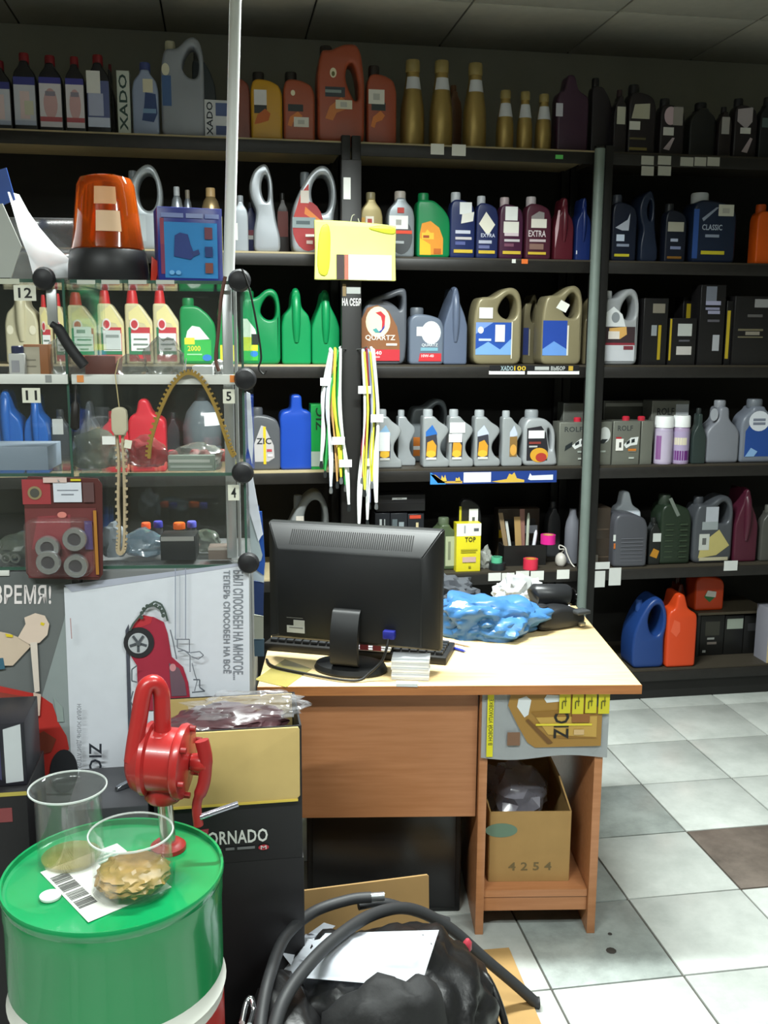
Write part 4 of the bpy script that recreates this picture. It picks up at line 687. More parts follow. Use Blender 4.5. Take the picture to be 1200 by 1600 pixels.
# ================================================================== counter desk
DZ = 0.72; DR = math.radians(-7.5)
DUX = Vector((math.cos(DR), math.sin(DR), 0)); DUY = Vector((-math.sin(DR), math.cos(DR), 0))
M_TOP = wood('#e2c898', '#d8bb88', 0.3, 1.0, 'pale_desk_laminate'); M_PAN = wood('#b47c54', '#a87048', 0.42, 1.0, 'beech_desk_panel'); M_EDG = wood('#b87844', '#a4683a', 0.4, 1.0, 'desk_edge_band')
fr = on_z(1003, 1070, DZ); TW, TD = 0.985, 0.76
dc = fr - DUX*TW; dc.z = 0.0
desk = thing('counter_desk', 'pale beech counter desk with front panel and open pedestal', 'desk', (dc.x, dc.y, 0), DR)
obj('desk_top', box((TW/2, TD/2, DZ-0.011), (TW, TD, 0.022), 0.002), M_TOP, desk)
obj('edge_band', box((TW/2, -0.0012, DZ-0.012), (TW, 0.002, 0.024)), M_EDG, desk)
pl0, pl1 = TW-0.40, TW-0.095
for xx in (pl0, pl1): obj('side_panel', box((xx, 0.03+0.27, (DZ-0.022)/2), (0.022, 0.54, DZ-0.022), 0.001), M_PAN, desk)
obj('side_panel', box((0.012, 0.3, (DZ-0.022)/2), (0.022, 0.54, DZ-0.022), 0.001), M_PAN, desk)
obj('front_panel', box(((pl0+0.02)/2, 0.06, (DZ-0.022+0.335)/2), (pl0-0.05, 0.018, DZ-0.022-0.335)), M_PAN, desk)
obj('pedestal_shelf', box(((pl0+pl1)/2, 0.30, 0.115), (pl1-pl0-0.024, 0.52, 0.02)), M_PAN, desk)
obj('toe_board', box(((pl0+pl1)/2, 0.052, 0.085), (pl1-pl0-0.024, 0.016, 0.045)), M_PAN, desk)
def dl(x, y, z=DZ): return dc + DUX*x + DUY*y + Vector((0, 0, z))
# advertising sheet on the pedestal
shp = thing('advert_sheet', 'white advert sheet with gold canister taped on the desk pedestal', 'poster', dl(pl0-0.008, 0.022, 0), DR)
SW, z1, z0 = pl1-pl0+0.028, DZ-0.024, 0.515
def sheetmesh(W, za, zb, bulge, n=14, m=8, th=0.0006):
    bm = bmesh.new(); g = []
    for j in range(m+1):
        v = j/m; row = []
        for i in range(n+1):
            u = i/n; row.append(bm.verts.new((u*W, -bulge*math.sin(u*3.2+0.4)*(1-v)**1.5, za+(zb-za)*v - 0.006*math.sin(u*7)*(1-v))))
        g.append(row)
    for j in range(m):
        for i in range(n): bm.faces.new((g[j][i], g[j][i+1], g[j+1][i+1], g[j+1][i]))
    bmesh.ops.solidify(bm, geom=list(bm.faces), thickness=th); return finish(bm, 60)
obj('sheet', sheetmesh(SW, z0, z1, 0.004), pm('#c9cfd2'), shp)
SHt = z1-z0
deco(shp, SW, SHt, -0.0045, [('r', .04, .02, .09, .98, '#d8d020'), ('t', 'В НОВОЙ УПАКОВКЕ', .045, .2, .085, .9, '#3a3a20', 90),
  ('p', [(.22, .98), (.2, .8), (.28, .5), (.36, .24), (.42, .16), (.94, .18), (.94, .7), (.8, .96), (.5, .98)], '#9a7436'),
  ('p', [(.28, .9), (.27, .78), (.33, .62), (.36, .66), (.38, .88), (.34, .94)], '#cfd4d6'), ('p', [(.48, .9), (.5, .84), (.62, .86), (.62, .95), (.5, .96)], '#cfd4d6'),
  ('p', [(.38, .7), (.42, .62), (.6, .3), (.9, .3), (.9, .68), (.7, .74)], '#8a6428'), ('p', [(.42, .62), (.52, .36), (.9, .32), (.9, .64)], '#b89448'),
  ('p', [(.2, .2), (.3, .2), (.3, .4), (.2, .4)], '#7a5a44'), ('p', [(.34, .58), (.36, .6), (.56, .24), (.52, .22)], '#6a4820'),
  ('t', 'ZIC', .56, .3, .68, .68, '#1d1a14', 90), ('r', .42, .5, .86, .53, '#d8c83a'), ('r', .72, .36, .8, .44, '#c8a878'), ('r', .7, .55, .84, .68, '#8a5a2c')], SW/2, z0)
for k in range(4):
    tp = obj('yellow_tape', box((0.64*SW+k*0.034, -0.010-0.001, SHt+z0-0.028), (0.029, 0.0016, 0.056+0.004*(k % 2))), pm('#c9bf2c'), shp)
    deco(shp, 0.02, 0.04, -0.0125, [('r', .1, .1, .25, .6, '#5c5a1a'), ('r', .5, .3, .62, .9, '#6a661c'), ('r', .2, .6, .7, .68, '#5c5a1a')], 0.64*SW+k*0.034, SHt+z0-0.048)
# carton in the pedestal
cb = thing('cardboard_carton', 'open brown carton with plastic bags inside the desk pedestal', 'carton', dl((pl0+pl1)/2-0.012, 0.08, 0.1255), DR)
M_CARD = mat('#a2814f', 0.8, vary=0.12, scale=18)
CWd = pl1-pl0-0.085; CH_ = 0.205
for c, s in (((0, 0.004, CH_/2), (CWd, 0.004, CH_)), ((0, 0.30, CH_/2+.05), (CWd, 0.004, CH_+.1)), ((-CWd/2, 0.15, CH_/2), (0.004, 0.29, CH_)), ((CWd/2, 0.15, CH_/2), (0.004, 0.29, CH_))): obj('wall_panel', box(c, s), M_CARD, cb)
obj('bottom_panel', box((0, 0.15, 0.002), (CWd, 0.29, 0.004)), M_CARD, cb)
fpts = [(CWd/2, 0.01, CH_), (CWd/2, 0.29, CH_), (CWd/2-0.03, 0.27, CH_+0.09), (CWd/2-0.03, 0.03, CH_+0.09)]
obj('flap', flat_poly(fpts, 0.004), M_CARD, cb)
deco(cb, CWd, CH_, 0.002, [('e', .14, .74, .2, .1, '#5f7a68'), ('t', '4 2 5 4', .24, .16, .78, .28, '#6a5a38')])
tag(obj('plastic_bag', lump((0.085, 0.09, 0.09), 21, 0.2, ridge=0.4), film('#9a98a4', 0.55, 0.15, key='grey_bag_film'), None, dl((pl0+pl1)/2-0.03, 0.22, 0.25), (0, 0, 0.4)), 'crumpled clear plastic bag in the pedestal carton', 'bag')

# ---------------------------------------------------------------- monitor (back towards us)
mb = on_z(548, 1046, DZ); MR = math.radians(-24)
mon = thing('computer_monitor', 'black flat computer monitor seen from behind on the counter', 'monitor', (mb.x, mb.y, DZ), MR)
M_MON = mat('#141516', 0.5, vary=0.1, scale=40)
bmid = Vector((mb.x, mb.y, 0)) + rot2((0, 0.03, 0), MR)
zb = on_y(552, 1006, bmid.y).z-DZ; ztp = on_y(555, 821, bmid.y).z-DZ
MW, MH = 0.478, ztp-zb
bm = bmesh.new()
def rect(y, il, ir, it, ib): return [bm.verts.new(p) for p in ((-MW/2+il, y, zb+ib), (MW/2-ir, y, zb+ib), (MW/2-ir, y, ztp-it), (-MW/2+il, y, ztp-it))]
R_ = [rect(0.056, 0, 0, 0, 0), rect(0.028, 0, 0, 0, 0), rect(0.022, .004, .004, .004, .004), rect(-0.022, .04, .04, .062, .022), rect(-0.026, .048, .048, .07, .03)]
for a, b in zip(R_, R_[1:]):
    for k in range(4): bm.faces.new((a[k], a[(k+1) % 4], b[(k+1) % 4], b[k]))
bm.faces.new(R_[0]); bm.faces.new(R_[-1][::-1]); bmesh.ops.bevel(bm, geom=list(bm.edges), offset=0.003, segments=2, affect='EDGES')
obj('back_shell', finish(bm, 40), M_MON, mon)
obj('screen', box((0, 0.0565, (zb+ztp)/2), (MW-0.04, 0.001, MH-0.04)), mat('#0a0c10', 0.1), mon)
bm = bmesh.new(); sl = (0.058)/(0.044)
ang = math.atan2(0.044, 0.058)
for k in range(58):
    xx = -0.165+k*0.0058
    M4 = Matrix.Translation((xx, 0.0005, ztp-0.0335+0.0)) @ Matrix.Rotation(-ang, 4, 'X')
    r = bmesh.ops.create_cube(bm, size=1, matrix=M4 @ Matrix.Diagonal((0.0026, 0.0024, 0.045, 1)))
vo = obj('vent_slot_rows', finish(bm), mat('#060606', 0.8), mon); vo['kind'] = 'stuff'
neck = [(0, 0, 0), (0, 0, 1)]
bm = bmesh.new(); prof = spline([(0.0, -0.01, 0.022), (0.0, -0.052, 0.03), (0.0, -0.062, 0.06), (0.0, -0.058, 0.12), (0.0, -0.04, 0.165), (0.0, -0.024, 0.175)], 5); w2 = 0.037
L_ = [(bm.verts.new((-w2, p.y-0.006, p.z)), bm.verts.new((w2, p.y-0.006, p.z)), bm.verts.new((w2, p.y+0.012, p.z)), bm.verts.new((-w2, p.y+0.012, p.z))) for p in prof]
for a, b in zip(L_, L_[1:]):
    for k in range(4): bm.faces.new((a[k], a[(k+1) % 4], b[(k+1) % 4], b[k]))
bm.faces.new(L_[0]); bm.faces.new(L_[-1])
obj('neck', finish(bm, 50), M_MON, mon)
me = lathe([(0.098, 0), (0.1, 0.006), (0.094, 0.018), (0.06, 0.026), (0.02, 0.028)], 36)
for v in me.vertices: v.co.y *= 0.72
obj('base', me, M_MON, mon)
deco(mon, MW, MH, -0.027, [('r', .145, .11, .25, .17, '#b8bab4'), ('r', .185, .17, .25, .22, '#a8aaa4'), ('r', .16, .15, .24, .157, '#6a6a66'), ('r', .145, .235, .24, .24, '#6a6a66')], 0, zb)
pv = (0.115, -0.036, zb+0.055)
obj('video_plug', box(pv, (0.032, 0.02, 0.022), 0.003), plastic('#2a2f8a'), mon)
obj('video_cable', tube(spline([(0.115, -0.045, zb+0.046), (0.112, -0.056, zb+0.02), (0.1, -0.06, 0.05), (0.07, -0.075, 0.02), (0.05, -0.09, 0.006), (0.0, -0.1, 0.006), (-0.1, -0.08, 0.006), (-0.2, -0.05, 0.006), (-0.24, 0.0, 0.006)], 6), 0.0035, 8), M_BLACK, mon)
# keyboard
ka, kb_ = on_z(412, 1016, DZ), on_z(697, 1040, DZ); kd = (kb_-ka); kang = math.atan2(kd.y, kd.x); kl = kd.length
kb_root = thing('keyboard', 'black keyboard lying behind the monitor base', 'keyboard', ((ka.x+kb_.x)/2, (ka.y+kb_.y)/2, DZ), kang)
kw = 0.145
obj('case', box((0, kw/2, 0.011), (kl, kw, 0.022), 0.004), M_BLACK, kb_root)
km = box((0, 0, 0), (kl/22*0.82, 0.0155, 0.012), 0.002); MK = mat('#2b2c2e', 0.35)
for r in range(5):
    for c in range(21): obj('key', km, MK, kb_root, (-kl/2+0.02+(c+0.2)*kl/22, 0.022+r*0.0235, 0.026))
# paper block, slips, yellow film, papers, pens
pb = on_z(645, 1064, DZ)
blk_ = thing('note_block', 'thick white note paper block standing at the desk edge', 'paper', (pb.x, pb.y+0.03, DZ), math.radians(-14))
for k in range(9): obj('sheet_layer', box((random.uniform(-.002, .002), random.uniform(-.002, .002), 0.0035+k*0.0066), (0.098, 0.05, 0.0062), 0.0008), pm('#e8eaea' if k % 2 else '#cfd2d6'), blk_)
p = on_z(628, 1070, DZ); tag(obj('paper_slip', box((0, 0, 0.004), (0.055, 0.02, 0.008)), pm('#dfe4e2'), None, (p.x+0.012, p.y-0.006, DZ), (0, 0, -.2)), 'small white slip lying before the note block', 'paper')
p = on_z(585, 1034, DZ)
pp = thing('paper_pack', 'white folded paper pack with red marks under the monitor', 'paper', (p.x, p.y+0.05, DZ+0.029), math.radians(-20))
for k in range(4): obj('sheet_layer', box((0.004*k, 0.002*k, 0.003+k*0.0062), (0.12-0.004*k, 0.09, 0.006), 0.001), pm('#e6e8ea'), pp)
deco(pp, 0.12, 0.024, -0.046, [('r', .3, .1, .5, .9, '#c0505a'), ('r', .6, .1, .8, .9, '#b8545c')])
q = [on_z(*c, DZ+0.0008) for c in ((398, 1062), (445, 1030), (487, 1045), (447, 1074))]
tag(obj('plastic_sheet', flat_poly(q, 0.001), mat('#968a4c', 0.25, vary=0.15, scale=30)), 'yellowish plastic sheet lying on the desk corner', 'sheet')
for q_, (a, b, h, lb) in enumerate((((694, 1008), (728, 1018), '#2a3aa8', 'blue pen lying beside the monitor'), ((690, 999), (735, 1009), '#d8c8cc', 'pale pink pencil lying beside the monitor'))):
    A = on_z(*a, DZ+0.005); B = on_z(*b, DZ+0.005); tag(obj(['pen', 'pencil'][q_], tube([A, A+(B-A)*.85, B], [0.0042, 0.0042, 0.001], 8), plastic(h)), lb, ['pen', 'pencil'][q_])
# blue plastic bag: crumpled open bag
p = on_z(775, 1003, DZ)
bg = thing('plastic_bag', 'crumpled blue plastic bag lying on the counter', 'bag', (p.x, p.y+0.10, DZ), math.radians(-8))
bm = bmesh.new(); bmesh.ops.create_icosphere(bm, subdivisions=5, radius=1)
for v in bm.verts:
    n = v.co.normalized(); o = Vector((3.1, 1.7, 9.2))
    d = 1+0.30*noise.noise(n*1.3+o)+0.40*(abs(noise.noise(n*1.7+o*2))-0.22)+0.22*(abs(noise.noise(n*2.9+o))-0.22)+.02*noise.noise(n*10)
    pz = n*d; dip = 0.55*math.exp(-((n.x+0.05)**2/0.16+(n.y-0.1)**2/0.2)) if n.z > 0 else 0
    v.co = (pz.x*0.155, pz.y*0.115, max(pz.z*0.08*(1-dip)+0.045, 0.0))
obj('film', finish(bm, 30), mat('#3d6c9e', 0.34, vary=0.25, scale=8), bg)
obj('torn_label', lump((0.03, 0.012, 0.028), 2, 0.2, ridge=.2, flat=False), pm('#dfe4ea'), bg, (-0.09, -0.055, 0.085))
# things at the desk's back edge
def dpt(px, py, z=DZ): v = on_z(px, py, z); return (v.x, v.y, z)
tag(obj('plastic_bag', lump((0.085, 0.06, 0.06), 11, 0.22, ridge=0.45, sub=4), mat('#b9bcbc', 0.25, vary=0.15, coat=0.3), None, dpt(808, 950), (0, 0, 0.3)), 'crumpled pale grey plastic bag behind the blue bag', 'bag')
tag(obj('crumpled_cloth', lump((0.11, 0.08, 0.07), 14, 0.25, ridge=0.3, sub=4), mat('#3c3f44', 0.85, vary=0.2), None, dpt(700, 958), (0, 0, -0.3)), 'dark grey crumpled cloth behind the monitor', 'cloth')
tag(obj('paper_sheet', lump((0.06, 0.04, 0.018), 16, 0.25, ridge=0.2), pm('#d4d8dc'), None, dpt(740, 948), (0, 0, 0.2)), 'crumpled white paper beside the dark cloth', 'paper')
tag(obj('paper_sheet', lump((0.06, 0.04, 0.02), 18, 0.25, ridge=0.2), pm('#dfe2e4'), None, dpt(862, 957), (0, 0, 0.2)), 'crumpled white paper beside the black device', 'paper')
tag(obj('round_puck', lathe([(0.03, 0), (0.032, 0.003), (0.032, 0.022), (0.028, 0.026), (0.014, 0.026), (0.013, 0.02)], 24), plastic('#34393c'), None, dpt(796, 957)), 'small dark round puck before the grey bag', 'puck')
dv = thing('hand_scanner', 'black hand scanner device with cradle at the desk corner', 'device', dpt(882, 984), math.radians(18))
M_DEV = mat('#222325', 0.35, vary=0.12)
obj('cradle', slab([chaikin([(-.085, 0), (-.09, .03), (-.06, .06), (-.01, .072), (.05, .06), (.085, .035), (.08, 0)], 2)], 0.10, 0.014), M_DEV, dv, (0, 0.05, 0))
me = tube([(-.05, .10, .088), (-.045, .10, .09), (.062, .08, .082), (.07, .078, .08)], [.026, .036, .036, .03], 16)
obj('scanner_head', me, M_DEV, dv); obj('window', lathe([(0.024, 0), (0.026, 0.004), (0.02, 0.008)], 18), mat('#090909', 0.15), dv, (0.078, 0.074, 0.079), (0, math.radians(100), 0))
obj('lever', box((0.055, -0.005, 0.052), (0.05, 0.04, 0.012), 0.004), mat('#3a3c3e', 0.25), dv); obj('clip', box((0.062, -0.006, 0.012), (0.02, 0.014, 0.012), 0.002), mat('#b8b2a0', 0.3, metal=0.8), dv)
obj('knob', lathe([(0.02, 0), (0.022, 0.006), (0.02, 0.03), (0.012, 0.034)], 18), M_DEV, dv, (-0.075, 0.02, 0.05))

# ================================================================== yellow bag and cords on the black post
YB = YF-0.10
pa, pb_ = on_y(492, 437, YB), on_y(620, 346, YB); bw, bh = pb_.x-pa.x, pb_.z-pa.z
yb = thing('yellow_bag', 'bright yellow bag with a white card hung on the black post', 'bag', ((pa.x+pb_.x)/2, YB+0.02, pa.z))
ol = [(-.5, 0), (-.5, .03), (-.49, .5), (-.5, .98), (-.5, 1), (-.47, 1), (-.3, 1.0), (0, .985), (.3, .96), (.48, .93), (.5, .92), (.49, .5), (.5, .04), (.5, 0), (.46, 0), (.1, .0), (-.2, .01)]
obj('film', slab([chaikin([(u*bw, v*bh) for u, v in ol], 2)], 0.022, 0.004), mat('#eef08c', 0.35, vary=0.1, scale=10), yb)
obj('card', box((0.16*bw, -0.018, 0.22*bh), (0.56*bw, 0.006, 0.42*bh)), pm('#eef0ec'), yb)
obj('spine', box((-0.19*bw, -0.018, 0.22*bh), (0.09*bw, 0.0065, 0.42*bh)), pm('#3c3030'), yb); obj('spine', box((-0.115*bw, -0.018, 0.22*bh), (0.05*bw, 0.0065, 0.42*bh)), pm('#b06a58'), yb)
obj('fold', slab([chaikin([(-.48*bw, .1*bh), (-.44*bw, .9*bh), (-.3*bw, .95*bh), (-.32*bw, .05*bh)], 2)], 0.01, 0.003), mat('#c9d03a', 0.35, vary=0.1), yb, (0, -0.0125, 0)); obj('crease', slab([chaikin([(.12*bw, .88*bh), (.3*bw, .94*bh), (.49*bw, .9*bh), (.49*bw, .78*bh), (.34*bw, .8*bh)], 2)], 0.008, 0.003), mat('#c9d03c', 0.35, vary=0.1), yb, (0, -0.0125, 0))
obj('hang_loop', tube(spline([(-.02, 0, bh*.9), (-.01, 0.01, bh+.02), (.01, 0.02, bh+.02), (.02, 0, bh*.9)], 5), 0.002, 6), plastic('#d8d8c0'), yb)
CG = 'cords hanging from the post hooks'
cords = [ # side hook px, bottom px, bottom py, colour, label, radius
 (518, 502, 720, '#e8ecec', 'white cord hanging outermost from the hook below the yellow bag', .0045),
 (520, 517, 760, '#dfe6f2', 'bluish white cord hanging beside the outermost white one', .0045),
 (524, 527, 752, '#d8a86a', 'orange brown cord in the hanging bundle', .003),
 (526, 533, 745, '#e2e040', 'yellow cord in the hanging bundle', .004),
 (529, 508, 735, '#2f9a4c', 'dark green cord in the hanging bundle', .0035),
 (532, 540, 757, '#34b858', 'bright green cord in the hanging bundle', .0045),
 (534, 545, 788, '#eceeee', 'white cord with long grey clip beside the green cord', .0045),
 (566, 561, 818, '#f0f2f2', 'longest white cord reaching down to the monitor', .005),
 (568, 570, 765, '#d6d84a', 'yellow green cord hanging beside the longest white cord', .0035),
 (571, 566, 745, '#8a2438', 'dark red cord hanging on the post', .0035),
 (574, 577, 785, '#8d93b0', 'grey lilac cord hanging on the post', .0045),
 (577, 581, 752, '#c8c83a', 'yellow cord beside the farthest white one', .003),
 (579, 574, 812, '#e6eae8', 'white cord with slim end fitting on the post', .004),
 (582, 588, 785, '#f0f2f2', 'white cord hanging farthest from the post', .0055)]
for k, (hx, bxp, byp, h, lb, r) in enumerate(cords):
    dy = 0.006*((k*3) % 5); Y = YF-0.10-dy; sgn = -1 if hx < 549 else 1
    A = on_y(hx+sgn*2, 552+(k % 3)*3, Y); B = on_y(bxp, byp, Y); top = Vector((A.x, Y, A.z+0.012))
    mid1 = A.lerp(B, .35)+Vector((sgn*0.012, 0, 0)); mid2 = A.lerp(B, .7)+Vector((sgn*0.006, -0.003, 0))
    t = thing('lanyard', lb, 'cord', (B.x, Y, B.z-0.03), 0, CG); O = Vector((B.x, Y, B.z-0.03))
    back = [A+Vector((0, 0.02, 0)), A.lerp(B, .4)+Vector((sgn*0.016, 0.014, 0)), A.lerp(B, .75)+Vector((-sgn*0.004, .008, 0)), B+Vector((0, .004, 0))]
    path = [B, mid2, mid1, A, top+Vector((0, 0.01, 0))]+back
    obj('cord', tube([p-O for p in spline(path, 6)], r*1.25, 7), mat(h, 0.55, vary=0.1), t)
    obj('clip', slab([chaikin([(-.006, 0), (-.008, .012), (-.004, .03), (.004, .03), (.008, .012), (.006, 0)], 2)], 0.006, 0.002), mat('#8f9498' if k % 2 else '#3f4446', 0.3, metal=0.7), t)
    if k in (0, 3, 6, 7, 10, 13):
        c = A.lerp(B, [.26, .7, .72, .2, .72, .42][(0, 3, 6, 7, 10, 13).index(k)])-O
        obj('price_tag', box((c.x+sgn*0.006, c.y-0.012-dy*0.2, c.z), (0.05, 0.0012, 0.03)), pm('#eef0f0'), t, rot=(0, 0, 0))
# ================================================================== glass showcase
CR = math.radians(-5); CO = Vector((0.052, 2.2, 0)); CUX = Vector((math.cos(CR), math.sin(CR), 0)); CUY = Vector((-math.sin(CR), math.cos(CR), 0))
CD = 0.36
def cpl(px, py, b=0.0):
    """pixel to showcase coordinates (a along the front, b back, z)"""
    p = on_plane(px, py, CO+CUY*b, CUY)-CO; return Vector((p.dot(CUX), b, p.z))
def cw(a, b, z): return CO + CUX*a + CUY*b + Vector((0, 0, z))
ZS = [cpl(200, y).z for y in (437, 591, 739, 884)]
AW = cpl(112, 600).x
M_ALU = mat('#b9bcbc', 0.35, metal=0.75, vary=0.06); M_GL = film('#b9c9c2', 0.008, 0.03, 0.99, 'showcase_glass'); M_GED = mat('#3d5a4e', 0.15, vary=0.1); M_WST = plastic('#cfd0ca')
case = thing('glass_showcase', 'tall glass showcase with shelves and white base beside the counter', 'showcase', CO, CR)
case2 = thing('glass_showcase', 'glass showcase with shelves marked eleven and twelve', 'showcase', cw(AW-0.004, 0, 0), CR)
def showcase(root, wd, right):
    base_h = ZS[3]-0.012
    obj('base_cabinet', box((-wd/2, CD/2, base_h/2+0.02), (wd-0.004, CD, base_h-0.04), 0.003), mat('#6a6c6c', 0.6), root)
    obj('plinth', box((-wd/2, CD/2+0.01, 0.02), (wd-0.03, CD-0.04, 0.04)), M_BLACK, root)
    for k, z in enumerate(ZS):
        sh = obj('glass_shelf', box((-wd/2, CD/2, z-0.004), (wd-0.012, CD-0.01, 0.007)), M_GL, root)
        obj('shelf_edge', box((-wd/2, 0.0035, z-0.004), (wd-0.012, 0.003, 0.007)), M_GED, sh)
        if k == 1: obj('price_rail', box((-wd/2, -0.006, z-0.002), (wd-0.004, 0.006, 0.021), 0.001), M_WST, sh)
    if not right: obj('price_rail', box((-wd/2-0.05, -0.006, ZS[3]-0.012), (wd-0.2, 0.006, 0.012), 0.001), M_WST, root)
    obj('front_pane', box((-wd/2, -0.0005, (ZS[0]+ZS[3])/2), (wd-0.012, 0.004, ZS[0]-ZS[3])), M_GL, root)
    obj('back_pane', box((-wd/2, CD-0.004, (ZS[0]+ZS[3])/2), (wd-0.012, 0.004, ZS[0]-ZS[3])), M_GL, root)
    obj('side_pane', box((-0.004, CD/2, (ZS[0]+ZS[3])/2), (0.005, CD-0.01, ZS[0]-ZS[3])), M_GL, root)
    obj('side_pane', box((-wd+0.004, CD/2, (ZS[0]+ZS[3])/2), (0.005, CD-0.01, ZS[0]-ZS[3])), M_GL, root)
    for aa in ((-0.004, ) if right else (-0.004, -wd+0.004)): obj('corner_strip', box((aa, 0.0015, (ZS[0]+ZS[3])/2), (0.005, 0.005, ZS[0]-ZS[3])), M_GED, root)
showcase(case, -AW, True); showcase(case2, 0.62, False)
def knob(root, px, py, loc0):
    p = cpl(px, py)-loc0; me = lathe([(0.012, 0), (0.022, 0.004), (0.0245, 0.014), (0.02, 0.026), (0.008, 0.031)], 20)
    obj('corner_knob', me, mat('#17171a', 0.5), root, (p.x, -0.002, p.z), (math.radians(90), 0, 0))
Z0 = Vector((0, 0, 0)); Z2 = Vector((AW-0.004, 0, 0))
for px, py in ((375, 439), (384, 592), (380, 737), (389, 877)): knob(case, px, py, Z0)
knob(case2, 72, 436, Z2)
h0, h1 = cpl(76, 508)-Z2, cpl(89, 452)-Z2; obj('hinge_strip', box(((h0.x+h1.x)/2, -0.006, (h0.z+h1.z)/2), (h1.x-h0.x, .006, h1.z-h0.z), .001), M_ALU, case2)
# uprights (aluminium) with number tags
for px, x2, nm_ in ((358, 0, case),):
    a = cpl(px, 640, 0.05).x
    obj('upright', box((a, 0.05, (ZS[0]+ZS[3])/2), (0.022, 0.022, ZS[0]-ZS[3]-0.01), 0.003), M_ALU, nm_)
    obj('upright', box((a+0.016, 0.075, (ZS[0]+ZS[3])/2), (0.006, 0.03, ZS[0]-ZS[3]-0.01)), M_ALU, nm_)
def numtag(root, s, x0, y0, x1, y1, loc0):
    p = cpl(x0, y1)-loc0; q = cpl(x1, y0)-loc0; W, H = q.x-p.x, q.z-p.z
    tg = obj('number_tag', box((0, 0, H/2), (W, 0.0015, H)), pm('#d4d4c4'), root, ((p.x+q.x)/2, -0.0075, p.z))
    deco(tg, W, H, -0.0008, [('t', s, .2 if len(s) > 1 else .28, .18, .82 if len(s) > 1 else .72, .84, '#1d1f1e')])
numtag(case2, '12', 24, 446, 57, 470, Z2); numtag(case2, '11', 37, 606, 64, 629, Z2); numtag(case, '5', 349, 608, 367, 630, Z0); numtag(case, '4', 357, 757, 374, 781, Z0)
def rail_sticker(root, x0, x1, y, loc0, h, y2=597):
    p = cpl(x0, y2)-loc0; q = cpl(x1, y)-loc0
    obj('sticker', box(((p.x+q.x)/2, -0.0097, (p.z+q.z)/2), (q.x-p.x, 0.001, q.z-p.z)), pm(h), root)
rail_sticker(case, 122, 132, 586, Z0, '#d88a4a'); rail_sticker(case, 360, 373, 586, Z0, '#e0843a'); rail_sticker(case, 375, 384, 588, Z0, '#b8bab8'); rail_sticker(case2, 73, 82, 586, Z2, '#8a8c8a')
for k, px in enumerate((122, 160, 202, 245)): rail_sticker(case, px, px+28, 438, Z0, '#b8bab0', 444)
rail_sticker(case2, 2, 32, 436, Z2, '#b8baa8', 444)
# white pole running up to the ceiling
A = on_y(357.5, 431, 2.25); B = on_y(368, 0, 2.25); dirv = (B-A); tt = (CEIL-A.z)/dirv.z; E_ = A+dirv*tt
A = A+dirv*((ZS[0]+0.0-A.z)/dirv.z)
tag(obj('light_pole', tube([A, E_], 0.0125, 14), mat('#e6e8e6', 0.3, vary=0.04)), 'slim white pole rising from the showcase to the ceiling', 'pole')

# ---------------------------------------------------------------- posters on the showcase base
def print_px(root, org, rz, b, items):
    """flat print given in pixels on the showcase plane at depth b; root sits at org with turn rz"""
    for k, it in enumerate(items):
        bb = b-0.0006*(k+1); to = lambda px, py: Matrix.Rotation(-rz, 3, 'Z') @ (cw(*cpl(px, py, bb)) - org)
        if it[0] == 'p': obj('print', flat_poly([to(*q) for q in it[1]], 0.0004), pm(it[2]), root)
        elif it[0] == 'e': obj('print', flat_poly([to(it[1]+it[3]*math.cos(t*math.pi/12), it[2]+it[4]*math.sin(t*math.pi/12)) for t in range(24)], 0.0004), pm(it[5]), root)
        elif it[0] == 'l': # outline stroke
            for a_, b_ in zip(it[1], it[1][1:]):
                d = Vector((b_[0]-a_[0], b_[1]-a_[1], 0)); n = Vector((-d.y, d.x, 0)).normalized()*it[3]/2 if d.length else Vector((1, 0, 0))
                obj('print', flat_poly([to(a_[0]+n.x, a_[1]+n.y), to(b_[0]+n.x, b_[1]+n.y), to(b_[0]-n.x, b_[1]-n.y), to(a_[0]-n.x, a_[1]-n.y)], 0.0003), pm(it[2]), root)
        elif it[0] == 't':
            _, s, x0, y0, x1, y1, h, rt = it; V, Fc = text_mesh(s); Q = []
            for tx, ty in V:
                if rt == -90: u, v = ty, tx       # reads downwards: text x runs down, text up points right
                else: u, v = tx, 1-ty
                Q.append(to(x0+(x1-x0)*u, y0+(y1-y0)*v))
            me = bpy.data.meshes.new('mesh'); me.from_pydata(Q, [], Fc); obj('lettering', me, pm(h), root)
def poster(label, corners, h, items, b):
    org = cw(*cpl(corners[2][0], corners[2][1], b)); t = thing('poster', label, 'poster', org, CR)
    to = lambda px, py: Matrix.Rotation(-CR, 3, 'Z') @ (cw(*cpl(px, py, b)) - org)
    obj('sheet', flat_poly([to(*c) for c in corners], 0.001), pm(h, 0.35), t); print_px(t, org, CR, b-0.0006, items); return t
